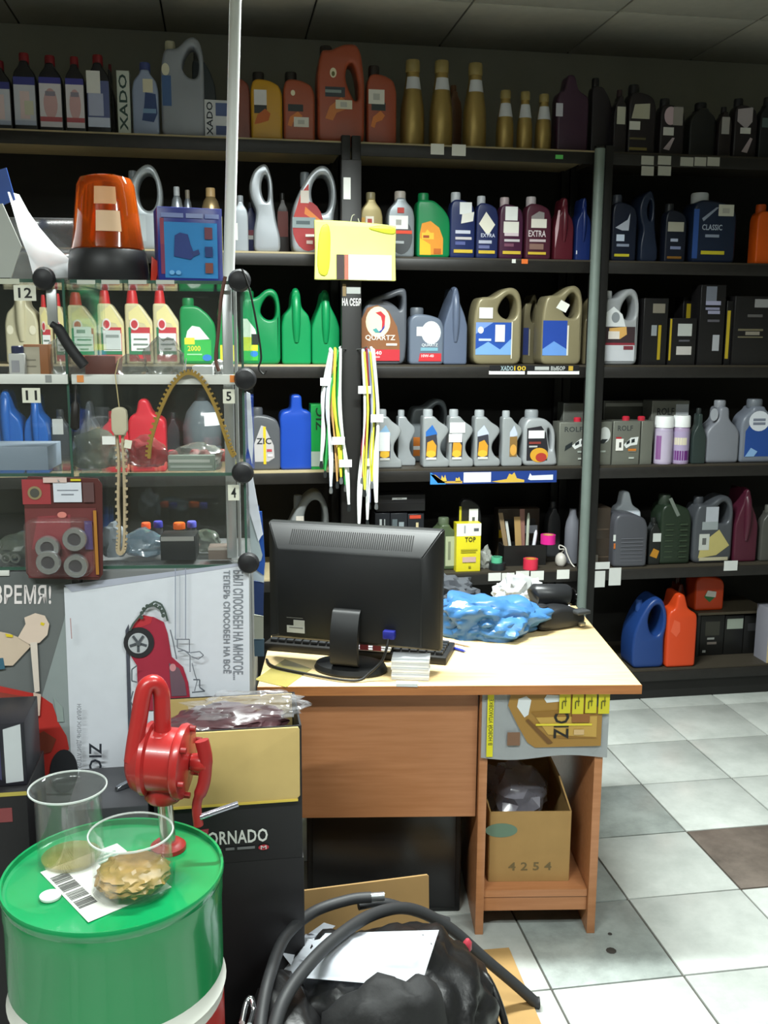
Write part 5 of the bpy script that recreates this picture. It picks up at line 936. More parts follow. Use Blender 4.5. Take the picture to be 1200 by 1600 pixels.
poster('grey poster with red car, jointed dummy and white capital heading', [(-70, 896), (112, 893), (118, 1240), (-70, 1240)], '#6a6e6e', [
  ('p', [(-70, 896), (112, 893), (118, 905), (40, 930), (-70, 940)], '#5c6060'), ('p', [(112, 905), (118, 1200), (62, 1100), (100, 970)], '#8d9696'),
  ('t', 'ВРЕМЯ!', -10, 914, 80, 944, '#e4dcdc', 0),
  ('p', [(-70, 1060), (0, 1072), (60, 1085), (82, 1100), (92, 1130), (104, 1150), (108, 1170), (95, 1190), (70, 1215), (-70, 1225)], '#b3322c'), ('p', [(-40, 1075), (50, 1090), (45, 1120), (-40, 1130)], '#8a3a30'), ('p', [(84, 1090), (98, 1105), (100, 1128), (90, 1128)], '#8f9c98'), ('p', [(55, 1150), (68, 1142), (88, 1155), (80, 1175), (62, 1180)], '#7a3a2c'), ('e', 100, 1205, 22, 34, '#2a2c30'),
  ('p', [(-70, 990), (-10, 985), (15, 990), (38, 1000), (48, 1010), (20, 1040), (-10, 1040), (-70, 1050)], '#cbb8a4'), ('p', [(-30, 1030), (5, 1028), (8, 1045), (-30, 1050)], '#3a6478'),
  ('p', [(28, 996), (40, 975), (38, 965), (55, 958), (70, 962), (77, 975), (74, 992), (62, 1004), (48, 1008)], '#d8c4b4'), ('p', [(64, 972), (70, 974), (68, 978), (63, 976)], '#d8c02a'), ('p', [(8, 990), (20, 992), (20, 996), (10, 995)], '#d8c02a'),
  ('p', [(47, 1004), (58, 1003), (62, 1080), (54, 1082)], '#d8ccc0'), ('p', [(52, 1082), (64, 1085), (62, 1118), (56, 1120)], '#d0b8a8')], -0.004)
POST = [('p', [(100, 914), (390, 878), (390, 882), (112, 925)], '#a9adbc'),
  ('t', 'БЫЛ СПОСОБЕН НА МНОГОЕ...', 364, 891, 380, 1062, '#7f848c', -90), ('t', 'ТЕПЕРЬ СПОСОБЕН НА ВСЁ', 349, 891, 362, 1052, '#7f848c', -90),
  ('p', [(196, 985), (201, 975), (208, 1200), (202, 1200)], '#4a4c58'),
  ('p', [(205, 985), (212, 968), (222, 962), (240, 964), (256, 972), (262, 990), (268, 1026), (286, 1042), (294, 1066), (297, 1092), (255, 1094), (240, 1110), (216, 1110), (214, 1040), (205, 1026)], '#a02c40'),
  ('p', [(212, 968), (224, 961), (238, 964), (236, 974), (220, 980), (208, 984)], '#b8323c'), ('p', [(264, 1036), (280, 1044), (289, 1066), (292, 1087), (268, 1088)], '#6c5560'), ('e', 270, 1043, 5, 6, '#c98a90'),
  ('e', 217, 1004, 24, 24, '#2b2a2e'), ('e', 216, 1005, 16, 16, '#b4b8bc')]
for k in range(5):
    an = k*2*math.pi/5+.3; POST.append(('l', [(216+4*math.cos(an), 1005+4*math.sin(an)), (216+14*math.cos(an), 1005+14*math.sin(an))], '#4c5056', 4))
POST += [('e', 216, 1005, 4, 4, '#55595e'), ('l', [(203, 985), (208, 975), (222, 958), (232, 946), (242, 940), (252, 944), (258, 956), (262, 970)], '#4c5a54', 3), ('l', [(222, 958), (228, 950), (240, 946), (250, 952), (254, 962)], '#4c5a54', 2)]
for k in range(9):
    an = math.pi*0.95+k*math.pi*1.05/8; POST.append(('e', 238+17*math.cos(an), 962+17*math.sin(an), 3, 3, '#46524c'))
POST += [('l', [(274, 888), (274, 999), (290, 999), (290, 888)], '#8a90a0', 1.6), ('l', [(281, 894), (281, 996)], '#a4a8b4', 1.2), ('l', [(277, 999), (296, 999), (296, 1020), (277, 1012), (277, 999)], '#70757e', 1.6), ('l', [(278, 1018), (288, 1016), (297, 1024), (297, 1050)], '#70757e', 1.6), ('l', [(297, 1020), (312, 1018), (318, 1024), (310, 1030), (299, 1026)], '#70757e', 1.6), ('l', [(300, 1036), (304, 1052), (308, 1064), (304, 1080)], '#70757e', 1.4), ('l', [(302, 1062), (312, 1062), (312, 1074), (320, 1080), (300, 1082)], '#5a6068', 2), ('l', [(266, 984), (270, 1000), (276, 1030)], '#70757e', 2),
  ('l', [(214, 1040), (206, 1046), (206, 1064), (214, 1066)], '#5a6268', 2), ('l', [(208, 1080), (204, 1096), (210, 1108)], '#5a6268', 2),
  ('t', 'ZIC', 139, 1161, 159, 1203, '#2c3038', -90), ('t', 'НОВАЯ ЖИЗНЬ ДВИГАТЕЛЯ', 119, 1100, 127, 1200, '#83868e', -90), ('l', [(110, 966), (112, 998)], '#b08a8c', 1.5)]
poster('white poster with red pickup drawing and sideways grey lettering on showcase base', [(100, 918), (389, 880), (391, 1212), (112, 1212)], '#d2d6de', POST, -0.007)

# ---------------------------------------------------------------- things on top of the showcase
ZT = ZS[0]+0.0
def top_at(px, b): v = cpl(px, 437, b); return cw(v.x, b, ZT)
S_ = 2.27/F_PX
bc = thing('beacon_lamp', 'orange warning beacon lamp with black base on the showcase', 'lamp', top_at(171, 0.10), 0)
R0 = 60*S_; HB = (432-280)*S_*1.02
obj('base', lathe([(R0*.98, 0), (R0, .004), (R0*.98, HB*.16), (R0*.93, HB*.28), (R0*.88, HB*.30)], 36), mat('#1d1d1f', 0.45), bc)
obj('dome', lathe([(R0*.88, HB*.30), (R0*.90, HB*.31), (R0*.84, HB*.45), (R0*.76, HB*.72), (R0*.70, HB*.90), (R0*.62, HB*.965), (R0*.4, HB*.99), (.004, HB)], 40), mat('#cf5a12', 0.1, vary=0.2, scale=10, trans=0.7, ior=1.2, coat=0.8), bc)
obj('reflector', lathe([(R0*.3, HB*.31), (R0*.42, HB*.4), (R0*.3, HB*.75), (R0*.1, HB*.8)], 24), mat('#c86a2a', 0.25, metal=0.7), bc)
def wrap(root, rf, a0, a1, z0_, z1_, h, nm):
    bm = bmesh.new(); g = []
    for j in range(4):
        z = z0_+(z1_-z0_)*j/3; g.append([bm.verts.new(((rf(z)+.001)*math.sin(a0+(a1-a0)*k/8), -(rf(z)+.001)*math.cos(a0+(a1-a0)*k/8), z)) for k in range(9)])
    for j in range(3):
        for k in range(8): bm.faces.new((g[j][k], g[j][k+1], g[j+1][k+1], g[j+1][k]))
    obj(nm, finish(bm, 60), pm(h), root)
rf = lambda z: R0*(.90-(.90-.70)*(z/HB-.31)/(.90-.31))
wrap(bc, rf, -.28, .42, HB*.70, HB*.86, '#d8a070', 'sticker'); wrap(bc, rf, -.22, .5, HB*.45, HB*.64, '#d8b490', 'sticker')
obj('bracket', slab([[(0, 0), (.004, .055), (.022, .04), (.012, 0)]], 0.01, 0.002), plastic('#c8321e'), bc, (R0*.9+.012, -.03, 0.0))
lb_ = thing('lamp_box', 'blue carton with beacon picture beside the white pole', 'box', top_at(299, 0.06), math.radians(8))
LW, LH = 95*S_, 107*S_
obj('carton', box((0, 0.045, LH/2), (LW, 0.09, LH), 0.0015), pm('#26307e', 0.3), lb_)
deco(lb_, LW, LH, 0, [('r', .04, .5, .1, .85, '#8a3a4a'), ('r', .1, .05, .92, .80, '#2a7cb8'), ('r', .04, .1, .1, .5, '#7a3050'), ('r', .06, .86, .40, .92, '#7a86b4'), ('r', .44, .86, .70, .92, '#8a94bc'), ('r', .73, .86, .95, .92, '#7a86b4'), ('p', [(.24, .34), (.26, .62), (.34, .66), (.46, .64), (.5, .5), (.56, .36), (.5, .3)], '#283a78'), ('p', [(.5, .4), (.62, .44), (.64, .38), (.54, .34)], '#2a3a70'), ('r', .72, .58, .84, .74, '#6a3a48'), ('r', .72, .34, .84, .48, '#26386c'), ('r', .72, .12, .84, .26, '#7a4238'), ('e', .2, .12, .04, .03, '#6aa8d8'), ('e', .3, .12, .04, .03, '#6aa8d8')])
obj('side_print', box((LW/2+.0006, .045, LH*.5), (.0008, .085, LH*.8)), pm('#c8c05a'), lb_)
# white plastic leaflet stand at the frame edge
ws = thing('leaflet_stand', 'curved white plastic stand with blue top beside the beacon', 'stand', top_at(45, 0.06), CR)
o_ = Vector(ws.location)
def lp(px, py, b): return Matrix.Rotation(-CR, 3, 'Z') @ (cw(*cpl(px, py, b))-o_)
bm = bmesh.new(); rows_ = []
for (l, r) in (((12, 300), (30, 304)), ((22, 335), (44, 330)), ((32, 370), (62, 356)), ((44, 400), (86, 384)), ((52, 431), (112, 408)), ((60, 436), (110, 434))):
    L1, R1 = Vector(lp(*l, 0.03)), Vector(lp(*r, 0.12)); rows_.append([bm.verts.new(L1.lerp(R1, t)+Vector((0, -0.015*math.sin(t*math.pi), 0))) for t in (0, .25, .5, .75, 1)])
for a, b in zip(rows_, rows_[1:]):
    for k in range(4): bm.faces.new((a[k], a[k+1], b[k+1], b[k]))
bmesh.ops.solidify(bm, geom=list(bm.faces), thickness=0.003)
obj('curved_sheet', finish(bm, 50), plastic('#e6e8ea', 0.2), ws)
obj('side_plate', flat_poly([lp(*q, 0.02) for q in ((-30, 325), (4, 318), (34, 385), (18, 434), (-30, 434))], 0.004), plastic('#a9aca6'), ws)
obj('blue_top', flat_poly([lp(*q, 0.05) for q in ((-8, 268), (10, 262), (24, 312), (2, 322), (-10, 315))], 0.004), plastic('#25488f'), ws)
tr = thing('clear_tray', 'long clear plastic tray box behind the beacon', 'tray', top_at(82, 0.25), CR)
obj('lower_tray', box((0, 0, .035), (.17, .1, .07), .004), film('#a8aaa8', 0.55, 0.12, key='tray_film'), tr); obj('upper_tray', box((0, 0, .11), (.17, .1, .075), .004), film('#77797a', 0.5, 0.12, key='tray_film_dark'), tr); obj('contents', box((0.0, 0, .035), (.15, .08, .05), .004), mat('#6c6e6e', .5), tr)

# ---------------------------------------------------------------- things hung on the showcase front
hx = cpl(96, 826, -0.03)
bp = thing('blister_pack', 'red blister pack with four steel bearing rings hung on the showcase', 'blister pack', cw(hx.x, -0.024, cpl(96, 906, -0.03).z), CR)
BW, BH = 117*2.2/F_PX, 160*2.2/F_PX
obj('card', slab([chaikin([(-BW/2, 0), (-BW/2, BH), (BW/2, BH), (BW/2, 0)], 2, .06)], 0.003, 0.0008), pm('#55302e', 0.25), bp, rot=(0, math.radians(2), 0))
deco(bp, BW, BH, -0.002, [('r', .02, .74, .38, .98, '#96383c'), ('r', .04, .02, .95, .7, '#6a3434'), ('p', [(.1, .3), (.2, .62), (.62, .64), (.6, .3)], '#85393e'), ('e', .18, .85, .09, .065, '#8a7a5a'), ('e', .18, .85, .06, .045, '#4a4a44'), ('s', .42, .76, .78, .95, '#c9cdd6'), ('r', .47, .87, .74, .88, '#7a7e88'), ('r', .52, .83, .68, .84, '#7a7e88'), ('r', .8, .76, .94, .95, '#5a4040'), ('r', .3, .95, .6, 1.0, '#c9b0a8'), ('r', .65, .965, .78, .985, '#c8b82a'), ('r', .92, .05, .96, .68, '#a8722c'), ('e', .52, .64, .06, .03, '#c87a70'), ('r', .8, .3, .9, .58, '#4a3a6a')])
def ring_mesh(R, r_, h):
    bm = bmesh.new(); n = 28; rr = []
    for (r, z) in ((r_, 0), (R, 0), (R, h*.7), (R*.93, h), (r_*1.1, h), (r_, h*.8)): rr.append([bm.verts.new((r*math.cos(2*math.pi*k/n), -z, r*math.sin(2*math.pi*k/n))) for k in range(n)])
    for s in range(6):
        A_, B_ = rr[s], rr[(s+1) % 6]
        for k in range(n): bm.faces.new((A_[k], A_[(k+1) % n], B_[(k+1) % n], B_[k]))
    return finish(bm, 40)
rmm = ring_mesh(.0265, .0135, .012)
for q, (u, v) in enumerate(((.33, .33), (.68, .41), (.35, .2), (.68, .15))):
    rg = obj('bearing_ring', rmm, mat('#c6caca', 0.25, metal=0.85), bp, ((u-.5)*BW, -0.013-(.013 if q == 2 else 0), v*BH)); obj('bore', lathe([(.0138, 0), (.0138, .008)], 20), mat('#3a3a3c', .5), rg, (0, -0.0005, 0), (math.radians(90), 0, 0))
obj('blister', slab([chaikin([(-.44*BW, .06*BH), (-.44*BW, .62*BH), (.42*BW, .62*BH), (.42*BW, .06*BH)], 2, .1)], .04, .008), film('#c8b8b8', 0.04, 0.06, 0.99, 'blister_film'), bp, (0, -.0225, 0))
obj('hang_hook', tube([(0, .024, BH*.97), (0, -.01, BH*.965), (0, -.014, BH*.98)], .0015, 6), M_ALU, bp)
def belt(label, pts, h, hw, th, toothside, tag_pts=None):
    """toothed belt along a path in showcase coordinates; width runs front to back"""
    P = [Vector(cw(*p)) for p in pts]; O = min(P, key=lambda p: p.z).copy(); t = thing('timing_belt', label, 'belt', O, 0)
    bm = bmesh.new(); rings = []
    for i, p in enumerate(P):
        tg = (P[min(i+1, len(P)-1)]-P[max(i-1, 0)]).normalized(); n = tg.cross(CUY).normalized()
        rings.append([bm.verts.new(p-O+CUY*(sy*hw)+n*(sn*th)) for sy, sn in ((-1, -1), (1, -1), (1, 1), (-1, 1))])
        if i % 2 == 0 and 0 < i < len(P)-1:
            M4 = Matrix((CUY.to_4d(), tg.to_4d(), (n).to_4d(), (0, 0, 0, 1))).transposed(); M4[3] = (0, 0, 0, 1)
            M4.translation = p-O+n*toothside*th*1.7
            bmesh.ops.create_cube(bm, size=1, matrix=M4 @ Matrix.Diagonal((hw*1.9, 0.0045, th*1.8, 1)))
    for a, b in zip(rings, rings[1:]):
        for k in range(4): bm.faces.new((a[k], a[(k+1) % 4], b[(k+1) % 4], b[k]))
    bm.faces.new(rings[0]); bm.faces.new(rings[-1][::-1])
    obj('band', finish(bm), mat(h, 0.6, vary=0.2, scale=40), t); return t, O
arc = spline([cpl(*q, -0.016) for q in ((233, 716), (236, 690), (246, 655), (258, 625), (272, 600), (290, 584), (308, 588), (324, 610), (338, 640), (350, 675), (358, 700), (365, 714))], 8)
bt, O = belt('golden toothed timing belt bent into an arch on the showcase', arc, '#8a6f2e', 0.006, 0.0032, 1)
tz = arc[0]
obj('hanger_wire', tube([cw(*cpl(290, 584, -0.016))-O, cw(*cpl(290, 568, -0.014))-O, cw(*cpl(291, 560, -0.004))-O], .0012, 5), M_ALU, bt)
hang = spline([cpl(*q, -0.02) for q in ((184, 640), (183, 680), (186, 720), (185, 780), (187, 830), (186, 858), (190, 862), (194, 850), (195, 800), (194, 740), (192, 690), (191, 640))], 10)
bt2, O = belt('tan toothed timing belt hanging as a narrow loop with paper label', hang, '#a8977a', 0.006, 0.0024, -1)
pz = Matrix.Identity(3)
obj('string', tube([cw(*cpl(187, 642, -0.02))-O, cw(*cpl(183, 610, -0.02))-O, cw(*cpl(180, 585, -0.016))-O, cw(*cpl(186, 560, -0.006))-O], .0012, 5), mat('#b8a87a', .7), bt2)
a_ = cw(*cpl(187, 658, -0.03))-O; obj('label_sleeve', slab([chaikin([(-.017, -.03), (-.017, .024), (-.006, .03), (.008, .03), (.017, .022), (.016, -.03)], 1, .2)], 0.018, 0.003), pm('#b8b098'), bt2, a_, (0, 0, CR))
a_ = cw(*cpl(170, 688, -0.03))-O; obj('price_tag', box((0, 0, 0), (.028, .001, .018)), pm('#e0e0dc'), bt2, a_, (0, 0, CR))
a_ = cw(*cpl(200, 694, -0.03))-O; obj('price_tag', box((0, 0, 0), (.015, .001, .018)), pm('#d8d6c4'), bt2, a_, (0, 0.2, CR))
tag(obj('hose_grip', tube(spline([cw(*cpl(x, y, -0.03)) for x, y in ((80, 506), (92, 515), (104, 535), (116, 552), (132, 572))], 5), [0.007]*4+[0.0115]*17, 10), mat('#1b1b1d', .6)), 'black rubber hose grip hanging across the showcase joint', 'hose')
tag(obj('brush_handle', tube([cw(*cpl(118, 600, -0.018)), cw(*cpl(118, 626, -0.018)), cw(*cpl(118, 632, -0.018)), cw(*cpl(117, 668, -0.018)), cw(*cpl(117, 672, -0.018))], [.002, .0025, .009, .010, .004], 10), mat('#1e1a18', .5)), 'dark tool handle hung below the white shelf rail', 'tool')
tag(obj('black_cable', tube(spline([cw(*cpl(x, y, -0.03)) for x, y in ((378, 420), (388, 446), (396, 480), (405, 530), (408, 560), (404, 575), (412, 585), (416, 578))], 5), .0022, 6), M_BLACK), 'thin black cable dangling from the showcase corner', 'cable')
tag(obj('brown_cable', tube(spline([cw(*cpl(x, y, -0.02)) for x, y in ((352, 432), (345, 470), (341, 520), (337, 560), (342, 580))], 5), .004, 6), mat('#5a3a30', .6)), 'brown cable hanging beside the aluminium upright', 'cable')

# ---------------------------------------------------------------- things inside the showcase
def inside(px, k, b): v = cpl(px, 600, b); return cw(v.x, b, ZS[k]+0.0)
def put_box(label, x0, x1, yt, k, b, d, h, name='parts_box', cat='box', items=(), root=None, bev=.001):
    p = cpl(x0, yt, b); q = cpl(x1, yt, b); W = q.x-p.x; H = p.z-ZS[k]
    t = thing(name, label, cat, cw((p.x+q.x)/2, b+d/2, ZS[k]), CR); obj('body', box((0, 0, H/2), (W, d, H), bev), pm(h) if isinstance(h, str) else h, t); deco(t, W, H, -d/2, items); return t
def put_lump(label, px, k, b, r, seed, m, name='parts_bag', cat='bag', **kw):
    return tag(obj(name, lump(r, seed, 0.22, ridge=kw.get('ridge', 0.35), sub=3), m, None, inside(px, k, b), (0, 0, seed)), label, cat)
CF = film('#85887f', 0.4, 0.14, key='bag_film'); CF2 = film('#5f675c', 0.6, 0.14, key='bag_film_green')
t = put_box('small white bottle with navy cap in the showcase', 12, 37, 552, 1, 0.05, .03, '#c4c4c0', 'bottle', 'bottle', [('r', .2, .2, .7, .7, '#9a9aa0')], bev=.004); obj('cap', lathe([(.013, 0), (.013, .014), (.011, .016)], 16), plastic('#2c3050'), t, (0, 0, cpl(20, 552, .05).z-ZS[1]))
put_box('small brown and cream carton in the showcase beside the white bottle', 36, 74, 538, 1, 0.07, .04, '#9c6238', items=[('r', .02, .05, .66, .92, '#b8b09c'), ('r', .1, .3, .5, .34, '#8a8474'), ('r', .1, .5, .5, .54, '#8a8474')])
put_box('flat dull red carton lying in the showcase', 132, 180, 556, 1, 0.09, .08, '#6a3c34')
put_lump('clear bag of small parts with a tall knot in the showcase', 258, 1, .10, (.046, .045, .05), 31, CF); put_lump('clear crumpled bag beside the dull red carton', 205, 1, .08, (.03, .04, .028), 32, CF); put_lump('clear bag beside the black hose grip', 100, 1, .12, (.03, .04, .05), 33, CF)
put_box('white flat carton under the green bottle in the showcase', 300, 332, 572, 1, 0.08, .08, '#b8bab8'); put_lump('white crumpled film at the aluminium upright', 342, 1, .14, (.016, .02, .022), 34, mat('#a8aaa8', .5))
M_TRAY = mat('#7c8a98', .45)
put_box('long grey blue plastic tray in the showcase marked eleven', -60, 74, 698, 2, 0.05, .12, '#7e8b99', 'tray', 'tray')
for q, (px, s_, m_, lb) in enumerate(((146, (.042, .06, .05), CF2, 'large bag of greenish parts below the tool handle'), (182, (.024, .035, .03), CF, 'small bag of parts beside the hanging tan belt'), (225, (.035, .05, .04), film('#8a3a3c', 0.6, .15, key='red_bag'), 'bag with dark red parts in the showcase'), (305, (.05, .06, .03), CF, 'bag with flat grey strips in the showcase'))):
    put_lump(lb, px, 2, .10+.01*q, s_, 40+q, m_)
for q, (px, h) in enumerate(((268, '#8a2a34'), (303, '#a83440'), (318, '#8e3038'), (345, '#7c3a34'))):
    tag(obj('rubber_bellows', lathe([(.014, 0), (.016, .006), (.013, .022), (.008, .028)], 18), plastic(h), None, cw(cpl(px, 700, .19).x, .20+.012*(q % 2), ZS[2])), ['dark red rubber bellows apart from the others behind the parts bags', 'bright red rubber bellows between darker ones', 'dull red rubber bellows behind grey strips', 'brown red rubber bellows next to the aluminium upright'][q], 'bellows', 'red rubber parts in the showcase')
put_box('flat grey metal strips stacked in the showcase', 262, 335, 712, 2, 0.03, .02, '#7a857a', 'strip_pack', 'parts', [('r', .02, .55, .9, .75, '#a8aca4'), ('r', .05, .2, .95, .36, '#98a098')])
put_lump('greenish bag of rings behind the steel rings', 20, 3, .10, (.05, .05, .035), 51, CF2)
for q, px in enumerate((8, 22)): tag(obj('steel_ring', ring_mesh(.011, .007, .006), mat('#a8aca8', .3, metal=.8), None, cw(cpl(px, 850, .03).x, .035, ZS[3]+.0115+.001), (0, 0, CR)), ['steel ring leaning farther from the blister pack', 'steel ring leaning beside the blister pack'][q], 'ring')
put_box('black carton with silver top label in the showcase', 250, 305, 838, 3, 0.05, .07, '#1d1e20', items=[('r', .02, .8, .96, .98, '#8a8a86')]); put_box('small grey brown carton beside the aluminium upright', 325, 361, 856, 3, 0.05, .05, '#6a5e56', items=[('r', 0, .8, 1, 1, '#a09890')])
put_lump('blue grey bag of parts beside the hanging tan belt', 215, 3, .11, (.05, .05, .035), 53, film('#6f8492', 0.55, .14, key='bag_film_blue')); put_lump('clear bag of green parts behind the small cartons', 318, 3, .15, (.03, .04, .03), 54, CF2); put_lump('pale folded film beside the blister pack', 168, 3, .1, (.02, .03, .045), 55, mat('#9aa4ac', .4))
for q, (px, h, lb) in enumerate(((228, '#e2562a', 'small bottle with bright orange red cap in the showcase'), (245, '#3a3c9a', 'small bottle with violet blue cap between orange ones'), (280, '#e0621c', 'small bottle with broad orange cap behind the black carton'), (298, '#5a5cc0', 'small bottle with pale violet cap behind the black carton'))):
    t = thing('vial', lb, 'bottle', cw(cpl(px, 820, .2).x, .2+.02*(q % 2), ZS[3]), CR, 'capped vials in the showcase')
    hh = cpl(px, 826, .2).z-ZS[3]; r_ = .011 if q != 2 else .014
    obj('body', lathe([(r_*.95, 0), (r_, .003), (r_, hh*.9), (r_*.8, hh)], 18), plastic('#3c3c3e'), t); obj('cap', lathe([(r_*1.05, 0), (r_*1.05, .012), (r_*.9, .015)], 18), plastic(h), t, (0, 0, hh))
# leaflets and bag on the showcase's outer side
def side_sheet(label, name, cat, quads, b, thick=.004):
    z_ = min(cpl(*q, b).z for quad, h in quads for q in quad); v = cpl(400, 800, b); O = cw(v.x, b, z_)
    t = thing(name, label, cat, O, CR)
    for k, (quad, h) in enumerate(quads):
        pts = [Matrix.Rotation(-CR, 3, 'Z') @ (cw(*cpl(*q, b))-O)+Vector((0, 0.004*k, 0)) for q in quad]; obj('fold', flat_poly(pts, thick), mat(h, .4, vary=.08), t)
side_sheet('white folded leaflet stuck at the showcase corner above the knob', 'leaflet', 'leaflet', [(((385, 612), (391, 615), (396, 690), (394, 725), (388, 700)), '#d8dce6')], 0.09)
side_sheet('white and blue folded bag hanging beside the showcase', 'folded_bag', 'bag', [(((388, 752), (395, 745), (411, 835), (408, 838), (404, 846), (390, 800)), '#dfe3ee'), (((388, 775), (392, 800), (410, 868), (408, 876), (393, 886)), '#a8b4b8'), (((397, 800), (409, 800), (414, 880), (412, 900), (398, 890)), '#2450a0'), (((395, 890), (413, 893), (412, 912), (396, 908)), '#b8c4d0'), (((396, 910), (412, 912), (411, 965), (397, 962)), '#2c4070'), (((396, 964), (411, 966), (411, 1002), (397, 1002)), '#a8aa9c'), (((396, 1003), (412, 1003), (412, 1030), (397, 1030)), '#4a6070')], 0.13)
# ================================================================== oil drum with hand pump and beakers
ZD = 0.655; RD = 0.194
dcn = on_z(178, 1358, ZD)
drum = thing('oil_drum', 'green steel oil drum with white and red bands below', 'drum', (dcn.x, dcn.y, 0), 0)
zw = on_y(180, 1624, dcn.y-RD).z
M_GRN = mat('#107a42', 0.22, vary=0.1, scale=6, coat=0.3)
def dl_(prof, m, nm): return obj(nm, lathe(prof, 64, cap=False, ang=50), m, drum)
dl_([(RD*.985, ZD-.02), (RD, ZD-.012), (RD*1.004, ZD-.004), (RD*.995, ZD), (RD*.975, ZD-.001), (RD*.968, ZD-.010), (RD*.93, ZD-.013), (RD*.6, ZD-.011), (.001, ZD-.010)], mat('#10824a', 0.14, vary=0.1, scale=6, coat=0.4), 'lid')
dl_([(RD*.985, ZD-.02), (RD*.985, ZD-.05), (RD*.975, ZD-.06), (RD*.975, zw)], M_GRN, 'green_shell')
dl_([(RD*.975, zw), (RD*.975, zw-.02), (RD, zw-.03), (RD*.975, zw-.04), (RD*.975, zw-.055)], mat('#cfd0c8', 0.3, vary=.06), 'white_band')
dl_([(RD*.975, zw-.055), (RD*.975, .14), (RD, .13), (RD*.975, .12), (RD*.985, .02), (RD, .008), (RD*.98, 0), (.001, 0.002)], mat('#a02c26', 0.3, vary=.08), 'red_shell')
ZL = ZD-.0105
def lidpt(px, py, dz=0.0): v = on_z(px, py, ZL+dz); return v
P0 = lidpt(263, 1326)
def pp_(px, py, dy=0.0): return on_y(px, py, P0.y+dy)-P0
pump = thing('hand_pump', 'red rotary hand pump on a steel pipe in the drum', 'pump', P0, 0)
M_RED = mat('#9e2625', 0.3, vary=0.08, scale=12, coat=0.2); M_RED2 = mat('#8c2020', 0.4, vary=0.1, scale=12)
obj('bung_flange', lathe([(.033, 0), (.033, .008), (.026, .014), (.02, .016)], 24), M_RED2, pump)
zb_ = pp_(255, 1246).z
obj('riser_pipe', tube([(0, 0, .012), pp_(257, 1245)], .0145, 18), mat('#b8b9b0', 0.22, metal=0.8, vary=.06), pump)
cx_ = pp_(260, 1187); ax = Vector((0.965, -0.25, -0.05)).normalized()
def axis_lathe(prof, n=36):
    me = lathe(prof, n); q = Vector((0, 0, 1)).rotation_difference(ax).to_matrix().to_4x4(); q.translation = cx_; me.transform(q); return me
rb = 0.068
obj('pump_body', axis_lathe([(.02, -.07), (rb*.6, -.066), (rb*.86, -.055), (rb*.95, -.04), (rb, -.036), (rb, -.028), (rb*.88, -.024), (rb*.88, .02), (rb, .024), (rb*1.03, .03), (rb*1.0, .038), (rb*.8, .042), (rb*.3, .045), (.012, .047)]), M_RED, pump)
fl_ = [(.030, zb_-.004), (.036, zb_+.004), (.036, zb_+.02), (.03, zb_+.04), (.026, zb_+.06)]
me = lathe(fl_, 20); me.transform(Matrix.Translation((pp_(256, 1244).x, 0, 0))); obj('inlet_neck', me, M_RED, pump)
for k in range(6):
    an = k*math.pi/3+.3; u1 = ax.cross(Vector((0, 0, 1))).normalized(); u2 = ax.cross(u1); c0 = cx_+(u1*math.cos(an)+u2*math.sin(an))*rb*.9
    obj('cover_bolt', tube([c0+ax*.04, c0+ax*.05], .006, 6), M_RED2, pump)
sp_ = [pp_(256, 1165), pp_(254, 1135), pp_(253, 1105), pp_(251, 1080), pp_(241, 1067, -.005), pp_(228, 1073, -.01), pp_(222, 1092, -.015), pp_(217, 1125, -.02), pp_(211, 1160, -.025), pp_(207, 1190, -.03)]
obj('spout', tube(spline(sp_, 5), .0155, 16), M_RED, pump)
q0 = pp_(252, 1146); obj('spout_collar', lathe([(.028, 0), (.03, .006), (.026, .014), (.02, .018)], 20), M_RED, pump, (q0.x, q0.y, q0.z-.012))
hc = cx_+ax*.062; a1 = hc+Vector((.002, -.01, .028))
hp = spline([hc+Vector((.006, -.004, .045)), hc+Vector((.012, -.008, .01)), hc+Vector((.008, -.01, -.035)), hc+Vector((-.006, -.012, -.075)), hc+Vector((-.004, -.012, -.118))], 6)
obj('crank_arm', tube(hp, [.013]*8+[.012]*8+[.009]*9, 10), M_RED2, pump); obj('crank_hub', axis_lathe([(.016, .048), (.018, .06), (.018, .078), (.01, .084)], 18), M_RED, pump)
gv0, gv1 = pp_(312, 1277, -.03), pp_(372, 1256, -.02)
tag(obj('steel_rod', tube([gv0+P0, gv1+P0], .0058, 12), mat('#a8a8b4', .2, metal=.85)), 'short shiny steel rod sticking out beside the pump crank', 'rod')
def beaker(label, bp, r, h, oil, flare):
    """glass beaker standing on the drum lid; bp = base centre"""
    t = thing('beaker', label, 'beaker', bp, 0); th = .0022
    prof = [(.001, 0), (r*.9, 0), (r, .008), (r, h*.9), (r*flare, h), (r*flare-th, h), (r-th, h*.9), (r-th, .01), (r*.88, .004), (.001, .004)]
    obj('glass', lathe(prof, 48, cap=False, ang=60), film('#c9d2cc', 0.035, 0.04, 0.99, 'beaker_glass'), t)
    n = 48; ring = [(r*flare*math.cos(2*math.pi*k/n), r*flare*math.sin(2*math.pi*k/n), h) for k in range(n)]
    obj('rim', tube(ring, .0019, 6, closed=True), film('#dfe6e2', 0.4, 0.05, 0.97, 'rim_glass'), t)
    return t
b1 = lidpt(112, 1345); S1 = (b1-CAM).dot(C_FWD)/F_PX
t = beaker('tall clear glass beaker standing at the back of the drum', b1, 50*S1, .145, True, 1.16)
obj('oil_film', lathe([(.001, .0045), (50*S1*.86, .0045), (50*S1*.9, .012), (50*S1*.5, .014), (.001, .013)], 32, cap=False), film('#8f8030', 0.4, .1, .95, 'thin_oil'), t)
b2 = lidpt(208, 1388); S2 = (b2-CAM).dot(C_FWD)/F_PX; r2 = 62*S2
